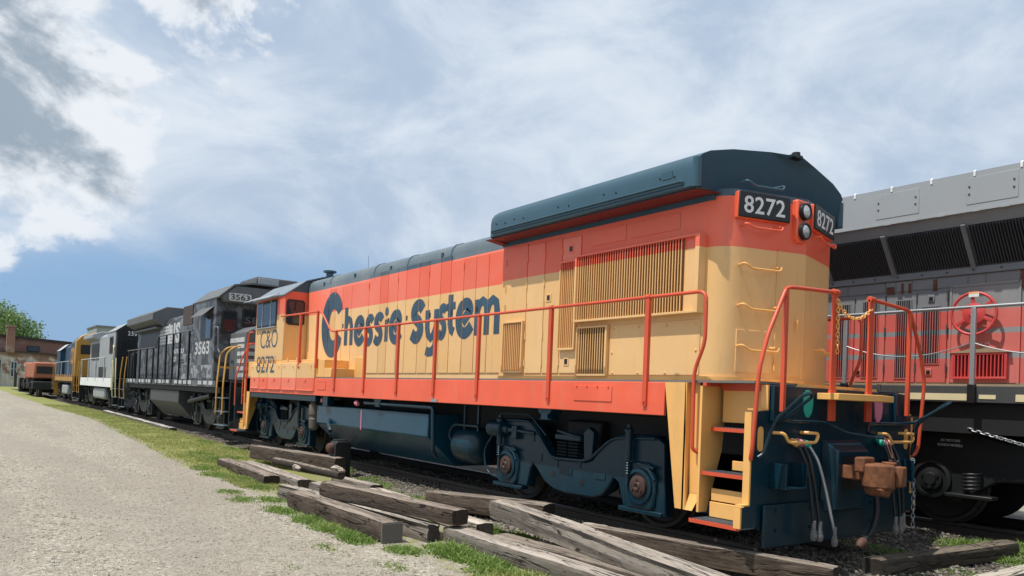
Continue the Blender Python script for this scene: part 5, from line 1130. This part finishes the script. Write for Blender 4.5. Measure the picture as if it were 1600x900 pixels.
text('lettering', 'NS', M['chalk'], NS, (-1.04, 28.0, 3.08), (0, -1, 0), UP, 1.95, .80, .003, bold=.04)
text('lettering', 'NORFOLK', M['chalk'], NS, (-1.04, 27.0, 2.66), (0, -1, 0), UP, 1.75, .2, .003, bold=.03); text('lettering', 'SOUTHERN', M['chalk'], NS, (-1.04, 27.0, 2.36), (0, -1, 0), UP, 1.75, .2, .003, bold=.03)
wing = [(-1.02, 3.80), (-1.53, 4.06), (-1.53, 4.34), (-1.0, 4.62), (1.0, 4.62), (1.53, 4.34), (1.53, 4.06), (1.02, 3.80)]
MB().prism(wing, 1, 28.6, 34.1).build('radiator_wing', M['ns_grey'], NS, bevel=.02)
MB().box(-1.05, -1.0, 29.5, 33.4, 3.0, 3.75).build('radiator_screen', M['black'], NS); MB().box(-1.3, -1.0, 29.0, 33.9, 3.74, 3.82).build('radiator_lip', M['ns_grey'], NS)
far_rail(NS, -1.52, [(22.3, 3.33), (27.4, 3.33), (27.9, 2.92), (33.6, 2.92)], (22.6, 23.9, 24.9, 26.0, 27.3, 28.2, 29.4, 30.8, 32.0, 33.2), 1.5, 'ns_grey', pm='black')
far_rail(NS, -1.52, [(19.5, 3.3), (19.2, 3.3), (19.1, 2.6), (18.9, 2.5)], (), 1.5, 'ns_grey')
for z in (.38, .78, 1.18): MB().box(-1.56, -1.2, 18.1, 19.1, z-.025, z).build('step_tread', M['tread'], NS)
stairs(NS, -1.53, 34.98, 33.8, 'ns_black', 'gold')
for y in (18.3, 18.95): MB().tube(fillet([(-1.55, y, .7), (-1.55, y, 1.6), (-1.45, y+.15, 2.5), (-1.2, y+.15, 2.72), (-.6, y+.15, 2.72)], .15), .026, 6).build('grab_rail', M['gold'], NS, smooth=60)
MB().box(-1.45, -.6, 19.0, 19.05, 2.05, 2.11).build('cross_bar', M['gold'], NS)
MB().prism([(-1.4, 1.28), (1.4, 1.28), (1.4, .86), (.9, .32), (-.9, .32), (-1.4, .86)], 1, 24.3, 29.0).build('fuel_tank', M['tank_grey'] if 'tank_grey' in M else M['gr_dark'], NS, bevel=.02)
a = simple_truck(NS, 21.2, 'gr_truck'); copy_tree(a, (0, 10.4, 0), NS)
MB().cyl((-1.35, 22.9, .95), (-1.35, 20.3, 1.2), .07, 10).build('pipe', M['gr_truck'], NS)

# --- grey and black locomotive with the white sill
M['silver'] = mat('silver_grey_paint', (.30, .32, .33), .45, dirt=.4, dcol=(.14, .14, .14))
M['paleyellow'] = mat('pale_yellow_rail_paint', (.62, .56, .30), .5)
LB = thing('locomotive', (0, 42.8, 0), 'silver-grey locomotive with black cab end and broad white sill', 'locomotive')
frame(LB, 35.95, 50.0, 'white', 1.22, 1.68)
MB().prism([(-1.5, 1.68), (1.5, 1.68), (1.5, 4.0), (1.0, 4.38), (-1.0, 4.38), (-1.5, 4.0)], 1, 37.25, 39.6).build('cab', M['silver'], LB, bevel=.03)
MB().prism([(-1.47, 1.70), (1.47, 1.70), (1.47, 3.99), (1.0, 4.35), (-1.0, 4.35), (-1.47, 3.99)], 1, 37.0, 37.26).build('cab_front', M['black'], LB, bevel=.04)
MB().prism([(-1.53, 4.0), (-1.0, 4.41), (1.0, 4.41), (1.53, 4.0), (1.0, 4.37), (-1.0, 4.37)], 1, 37.0, 39.65).build('cab_roof', M['silver'], LB)
for x0, x1 in ((-1.3, -.55), (-.4, .4), (.55, 1.3)):
    wf = MB().prism(rr_rect(x0, x1, 3.1, 3.65, .05), 1, 36.97, 37.01).build('front_window', M['rubber'], LB); MB().prism(rr_rect(x0+.05, x1-.05, 3.15, 3.6, .04), 1, 36.96, 36.98).build('pane', M['glass'], wf)
text('number', '250', M['white'], LB, (-.98, 36.985, 3.80), (1, 0, 0), UP, .40, .22, .004, bold=.02, sp=1.3)
sw = MB().box(-1.52, -1.49, 37.7, 38.7, 2.9, 3.75).build('side_window', M['black'], LB); MB().box(-1.527, -1.515, 37.8, 38.6, 2.95, 3.7).build('pane', M['glass'], sw)
MB().prism([(-.95, 1.68), (.95, 1.68), (.95, 2.8), (.8, 2.98), (-.8, 2.98), (-.95, 2.8)], 1, 36.0, 37.0).build('nose', M['black'], LB, bevel=.05)
MB().prism([(-1.0, 1.68), (1.0, 1.68), (1.0, 4.0), (.8, 4.18), (-.8, 4.18), (-1.0, 4.0)], 1, 39.6, 49.2).build('hood', M['silver'], LB, bevel=.02)
for k in range(8): MB().box(-1.015, -.998, 39.8+.72*k, 40.48+.72*k, 1.75, 3.85).build('hood_door', M['silver'], LB, bevel=.008)
MB().box(-1.03, -.99, 45.6, 48.4, 2.75, 3.7).build('radiator_screen', M['black'], LB); MB().box(-1.06, -.99, 42.0, 45.2, 1.75, 2.3).build('louvre', M['black'], LB)
MB().prism([(-1.0, 3.85), (-1.4, 4.0), (-1.4, 4.2), (-.9, 4.38), (.9, 4.38), (1.4, 4.2), (1.4, 4.0), (1.0, 3.85)], 1, 45.5, 49.2).build('radiator_roof', M['silver'], LB, bevel=.03)
far_rail(LB, -1.52, [(39.7, 2.75), (44.5, 2.75), (48.7, 2.75)], (40, 42.8, 45.6, 48.4), 1.5, 'chalk')
stairs(LB, -1.53, 36.0, 37.0, 'black', 'paleyellow'); stairs(LB, -1.53, 49.95, 48.9, 'black', 'gold')
MB().tube(fillet([(-1.55, 37.4, 1.1), (-1.55, 37.5, 2.3), (-1.55, 37.2, 2.6), (-1.55, 37.2, 3.2), (-1.5, 37.6, 3.3)], .12), .03, 6).build('grab_rail', M['paleyellow'], LB, smooth=60)
MB().box(-1.42, 1.42, 40.4, 44.2, .55, 1.15).build('fuel_tank', M['silver'], LB, bevel=.12)
a = simple_truck(LB, 38.6, 'gr_truck'); copy_tree(a, (0, 8.4, 0), LB)

# --- dark blue and yellow locomotive
M['csx_blue'] = mat('faded_blue_paint', (.014, .05, .095), .45, dirt=.4, dcol=(.06, .10, .14))
M['csx_yel'] = mat('ochre_yellow_paint', (.42, .215, .035), .45, dirt=.3, dcol=(.35, .2, .06))
CX = thing('locomotive', (0, 57.5, 0), 'dark blue locomotive with a yellow end and yellow sill stripe', 'locomotive')
frame(CX, 50.95, 64.0, 'csx_yel', 1.42, 1.70)
MB().prism([(-1.5, 1.70), (1.5, 1.70), (1.5, 4.0), (1.15, 4.42), (.5, 4.6), (-.5, 4.6), (-1.15, 4.42), (-1.5, 4.0)], 1, 51.9, 52.3).build('yellow_end', M['csx_yel'], CX, bevel=.06)
MB().prism([(-1.45, 1.70), (1.45, 1.70), (1.45, 3.95), (1.1, 4.36), (.5, 4.52), (-.5, 4.52), (-1.1, 4.36), (-1.45, 3.95)], 1, 52.3, 54.6).build('cab', M['csx_blue'], CX, bevel=.03)
MB().prism([(-1.1, 1.70), (1.1, 1.70), (1.1, 3.85), (.85, 4.05), (-.85, 4.05), (-1.1, 3.85)], 1, 54.6, 61.2).build('hood', M['csx_blue'], CX, bevel=.03)
MB().prism([(-1.42, 1.70), (1.42, 1.70), (1.42, 3.6), (.9, 4.1), (-.9, 4.1), (-1.42, 3.6)], 1, 61.2, 63.0).build('rear_hood', M['csx_blue'], CX, bevel=.05)
MB().prism([(-1.45, 3.62), (-.9, 4.14), (.9, 4.14), (1.45, 3.62), (.9, 4.1), (-.9, 4.1)], 1, 60.8, 63.2).build('rear_roof', M['chalk'], CX)
text('lettering', 'CSX', M['csx_yel'], CX, (-1.455, 54.5, 2.55), (0, -1, 0), UP, 2.15, 1.1, .004, bold=.04)
for x0, x1 in ((-1.2, -.4), (.4, 1.2)):
    wf = MB().prism(rr_rect(x0, x1, 3.2, 3.8, .05), 1, 51.87, 51.91).build('front_window', M['rubber'], CX); MB().prism(rr_rect(x0+.05, x1-.05, 3.25, 3.75, .04), 1, 51.86, 51.88).build('pane', M['glass'], CX if False else wf)
for k in range(8): MB().box(-1.536, -1.528, 52.4+1.25*k, 53.0+1.25*k, 1.70, 1.86).build('sill_tab', M['csx_yel'], CX)
far_rail(CX, -1.52, [(54.4, 2.75), (63, 2.75)], (55, 59, 62.5), 1.5, 'chalk', r=.02)
stairs(CX, -1.53, 51.0, 52.0, 'black', 'csx_yel'); stairs(CX, -1.53, 63.95, 62.9, 'csx_yel', 'csx_yel')
MB().box(-1.42, 1.42, 56, 59, .5, 1.15).build('fuel_tank', M['silver'], CX, bevel=.1)
a = simple_truck(CX, 53.6, 'gr_truck'); copy_tree(a, (0, 7.6, 0), CX)

# --- small orange rail crane at the far end
M['crane'] = mat('faded_crane_orange', (.36, .115, .055), .55, dirt=.45, dcol=(.3, .1, .05))
CR = thing('rail_crane', (-1.2, 75, 0), 'low faded orange rail crane with black undercarriage at the far end of the row', 'crane')
MB().box(-2.5, .8, 68.5, 80.0, .6, 1.25).build('carriage', M['dark'], CR, bevel=.05)
MB().box(-2.75, -2.45, 79.0, 80.4, .2, 1.5).box(-2.6, .9, 79.6, 80.0, .2, 1.5).build('outrigger', M['dark'], CR, bevel=.03)
MB().cyl((-1.0, 74, 1.2), (-1.0, 74, 1.55), 1.2, 20).build('turntable', M['dark'], CR)
MB().box(-2.4, .6, 69.5, 77.2, 1.5, 2.85).build('machinery_house', M['crane'], CR, bevel=.12)
MB().box(-2.45, .5, 77.2, 79.6, 1.0, 2.92).build('operator_cab', M['crane'], CR, bevel=.12)
for y0, y1 in ((77.5, 78.3), (78.45, 79.3)):
    wf = MB().box(-2.465, -2.44, y0, y1, 1.9, 2.7).build('side_window', M['chalk'], CR); MB().box(-2.475, -2.46, y0+.12, y1-.12, 2.0, 2.6).build('pane', M['glass'], wf)
wf = MB().box(-2.2, -.6, 69.47, 69.51, 1.9, 2.5).build('front_window', M['rubber'], CR)
for k in range(14):
    rs = random.Random(k); yy = 69+.8*k; MB().box(-2.7+rs.uniform(0, .2), -2.4, yy, yy+rs.uniform(.3, .75), rs.uniform(.5, .8), rs.uniform(1.0, 1.55)).build('machinery', M['dark'], CR, bevel=.03)
for y in (69.6, 71.2, 76.6, 78.2):
    MB().cyl((-2.0, y, .508), (-1.75, y, .508), .5, 20).cyl((-.45, y, .508), (-.2, y, .508), .5, 20).cyl((-1.8, y, .508), (-.4, y, .508), .08, 10).build('wheel_set', M['wheel'], CR)
# ================================================================ brick building, tree, grey car beyond
m, t, b = mat_base('old_brick'); M['brick'] = m
P = t.new('ShaderNodeNewGeometry').outputs['Position']; px, py, pz = t.sep(P)
br = t.new('ShaderNodeTexBrick'); t.put(br.inputs['Vector'], t.comb(px, pz, 0)); br.inputs['Scale'].default_value = 1; br.inputs['Brick Width'].default_value = .3; br.inputs['Row Height'].default_value = .1; br.inputs['Mortar Size'].default_value = .012
br.inputs['Color1'].default_value = (.20, .078, .06, 1); br.inputs['Color2'].default_value = (.27, .11, .085, 1); br.inputs['Mortar'].default_value = (.30, .25, .21, 1)
c = t.mix(t.m('MULTIPLY', t.ss(t.noise(P, .35, 6, .65), .45, .62), .55), br.outputs[0], (.40, .33, .29))
wh = t.noise(P, .8, 9, .75, .6); lev = t.m('SUBTRACT', 1, t.ss(pz, 4.6, 5.8)); lo = t.m('SUBTRACT', 1, t.ss(pz, .7, 2.2))
c = t.mix(t.m('MULTIPLY', t.ss(t.m('ADD', t.m('MULTIPLY', wh, 1.2), t.m('ADD', t.m('MULTIPLY', lev, .28), t.m('MULTIPLY', lo, .3))), .80, .97), t.m('ADD', t.m('MULTIPLY', lev, .80), .10)), c, (.60, .57, .52))
c = t.mix(t.m('MULTIPLY', t.ss(t.noise(t.vm('MULTIPLY', P, (1.5, 1, .15)), 1.2, 5, .7), .52, .75), .45), c, (.12, .08, .07))
t.put(b.inputs['Base Color'], c); b.inputs['Roughness'].default_value = .9
BB = thing('brick_building', (-6, 150, 0), 'long old brick building with whitewash peeling off its lower wall, far left', 'building')
MB().prism([(-60, -.5), (26, -.5), (26, 7.2), (10, 7.7), (-2, 8.35), (-20, 9.1), (-60, 9.6)], 1, 151, 170).build('upper_wall', M['brick'], BB)
MB().prism([(-60, -.5), (9.5, -.5), (9.5, 5.3), (4.2, 5.6), (-60, 5.7)], 1, 148, 151.02).build('lower_wall', M['brick'], BB)
M['tar'] = mat('tar_roof', (.05, .045, .045), .9)
MB().prism([(-60, 9.6), (-20, 9.1), (-2, 8.35), (10, 7.7), (26, 7.2), (26, 7.55), (10, 8.05), (-2, 8.7), (-20, 9.45), (-60, 9.95)], 1, 150.6, 170.3).build('upper_roof', M['tar'], BB)
MB().prism([(-60, 5.7), (4.2, 5.6), (9.5, 5.3), (9.7, 5.5), (4.2, 5.85), (-60, 5.95)], 1, 147.6, 151).build('lower_roof', M['tar'], BB)
MB().box(-.55, .6, 147.4, 149.2, 5.6, 9.9).build('chimney', M['brick'], BB); MB().box(-.65, .7, 147.2, 149.4, 9.8, 10.1).build('chimney_cap', M['brick'], BB)
for x0, x1, z0, z1 in ((-2.6, -1.2, 1.3, 4.3), (.3, 1.0, 1.7, 4.0), (2.5, 3.5, .7, 4.2), (4.9, 5.5, 1.7, 3.9), (-6, -4.5, .7, 4), (-9.5, -8, .7, 4)):
    fr = MB().box(x0-.15, x1+.15, 147.85, 148.02, z0-.15, z1+.2).build('window', M['chalk'], BB); MB().box(x0, x1, 147.8, 147.9, z0, z1).build('pane', M['glass'], fr)
    MB().box(x0-.2, x1+.2, 147.7, 148, z0-.3, z0-.15).build('sill', M['chalk'], fr)
    MB().box((x0+x1)/2-.06, (x0+x1)/2+.06, 147.74, 147.82, z0, z1).box(x0, x1, 147.74, 147.82, (z0+z1)/2-.05, (z0+z1)/2+.05).build('glazing_bar', M['chalk'], fr)
fr = MB().box(2.6, 4.4, 150.8, 151.02, 6.0, 7.0).build('window', M['tar'], BB); MB().box(2.75, 4.25, 150.75, 150.85, 6.1, 6.9).build('pane', M['glass'], fr)
for x in (4.3, 6.8): MB().cyl((x, 147.9, 0), (x, 147.9, 5.4), .07, 8).build('downpipe', M['brick'], BB)
MB().box(.6, 1.0, 145, 145.3, -.2, 2.3).build('bollard_tmp', M['tar'], BB).name = 'gate_post'
MB().box(2.2, 3.4, 147.2, 147.9, 1.0, 1.3).build('lamp_hood', M['tar'], BB)

def tree(label, x, y, hgt, rad, seed, nclump=70, leaves=90, base=0.):
    tr = thing('tree', (x, y, base-.2), label, 'tree'); rs = random.Random(seed); g = np.random.default_rng(seed)
    tk_ = MB(); H = hgt
    def limb(p, q, r0, r1, n=6):
        p, q = Vector(p), Vector(q); pts = [p.lerp(q, i/n)+Vector((rs.uniform(-.1, .1), rs.uniform(-.1, .1), 0))*(q-p).length*.12*(0 < i < n) for i in range(n+1)]
        for i in range(n): tk_.cyl(pts[i], pts[i+1], r0+(r1-r0)*i/n, 8, r0+(r1-r0)*(i+1)/n)
        return pts
    limb((x, y, base-.3), (x+.2, y, base+H*.45), H*.030, H*.018)
    ends = []
    for k in range(11):
        a = k*2.4+rs.uniform(-.3, .3); e = Vector((x+math.cos(a)*rad*rs.uniform(.45, .8), y+math.sin(a)*rad*rs.uniform(.45, .8), base+H*rs.uniform(.5, .85)))
        limb((x+.1, y, base+H*rs.uniform(.28, .45)), e, H*.011, H*.004); ends.append(e)
    M.setdefault('bark', mat('bark', (.09, .07, .055), .9, bump=.4, bsc=8))
    tk_.build('trunk', M['bark'], tr)
    C = []
    for k in range(nclump):
        a, ph = rs.uniform(0, 6.28), math.acos(rs.uniform(-.75, 1)); q = rs.uniform(.55, 1.0)
        C.append((x+rad*q*math.sin(ph)*math.cos(a), y+rad*q*math.sin(ph)*math.sin(a), base+H*.63+H*.36*q*math.cos(ph)))
    V_, F_ = [], []
    n = nclump*leaves; c = np.repeat(np.array(C), leaves, 0)+g.normal(0, rad*.085, (n, 3))*np.array([1.2, 1.2, .8])
    s = g.uniform(.5, 1.1, n)[:, None]*rad*.035
    u = g.normal(0, 1, (n, 3)); u /= np.linalg.norm(u, axis=1)[:, None]; v = np.cross(u, g.normal(0, 1, (n, 3))); v /= np.linalg.norm(v, axis=1)[:, None]
    P_ = np.stack([c-u*s, c+v*s*.6, c+u*s, c-v*s*.6], 1).reshape(-1, 3)
    me = bpy.data.meshes.new('crown'); me.from_pydata((P_-np.array(tr.location)).tolist(), [], np.arange(4*n).reshape(-1, 4).tolist()); me.materials.append(M['leaf'])
    o = bpy.data.objects.new('crown', me); place(o, tr); return tr
tree('spreading green tree behind the brick building at the left edge', -2.5, 185, 17.0, 9.6, 3, 150, 120)
# pale warehouse showing above the row
WH = thing('warehouse', (22, 138, 0), 'plain pale grey flat-roofed warehouse showing above the row of locomotives', 'building')
MB().box(10.2, 40, 130, 140, -.5, 9.9).build('wall', M['gr_light'], WH)
for k in range(11): MB().box(10.3+2.5*k, 10.45+2.5*k, 129.9, 130.05, -.5, 9.85).build('wall_rib', M['gr_light'], WH)
MB().box(10.05, 40.2, 129.7, 140.2, 9.9, 10.1).build('roof', M['gr_grey'], WH)
MB().box(15.0, 16.0, 131, 132, 10.1, 10.6).build('roof_vent', M['brick'], WH)
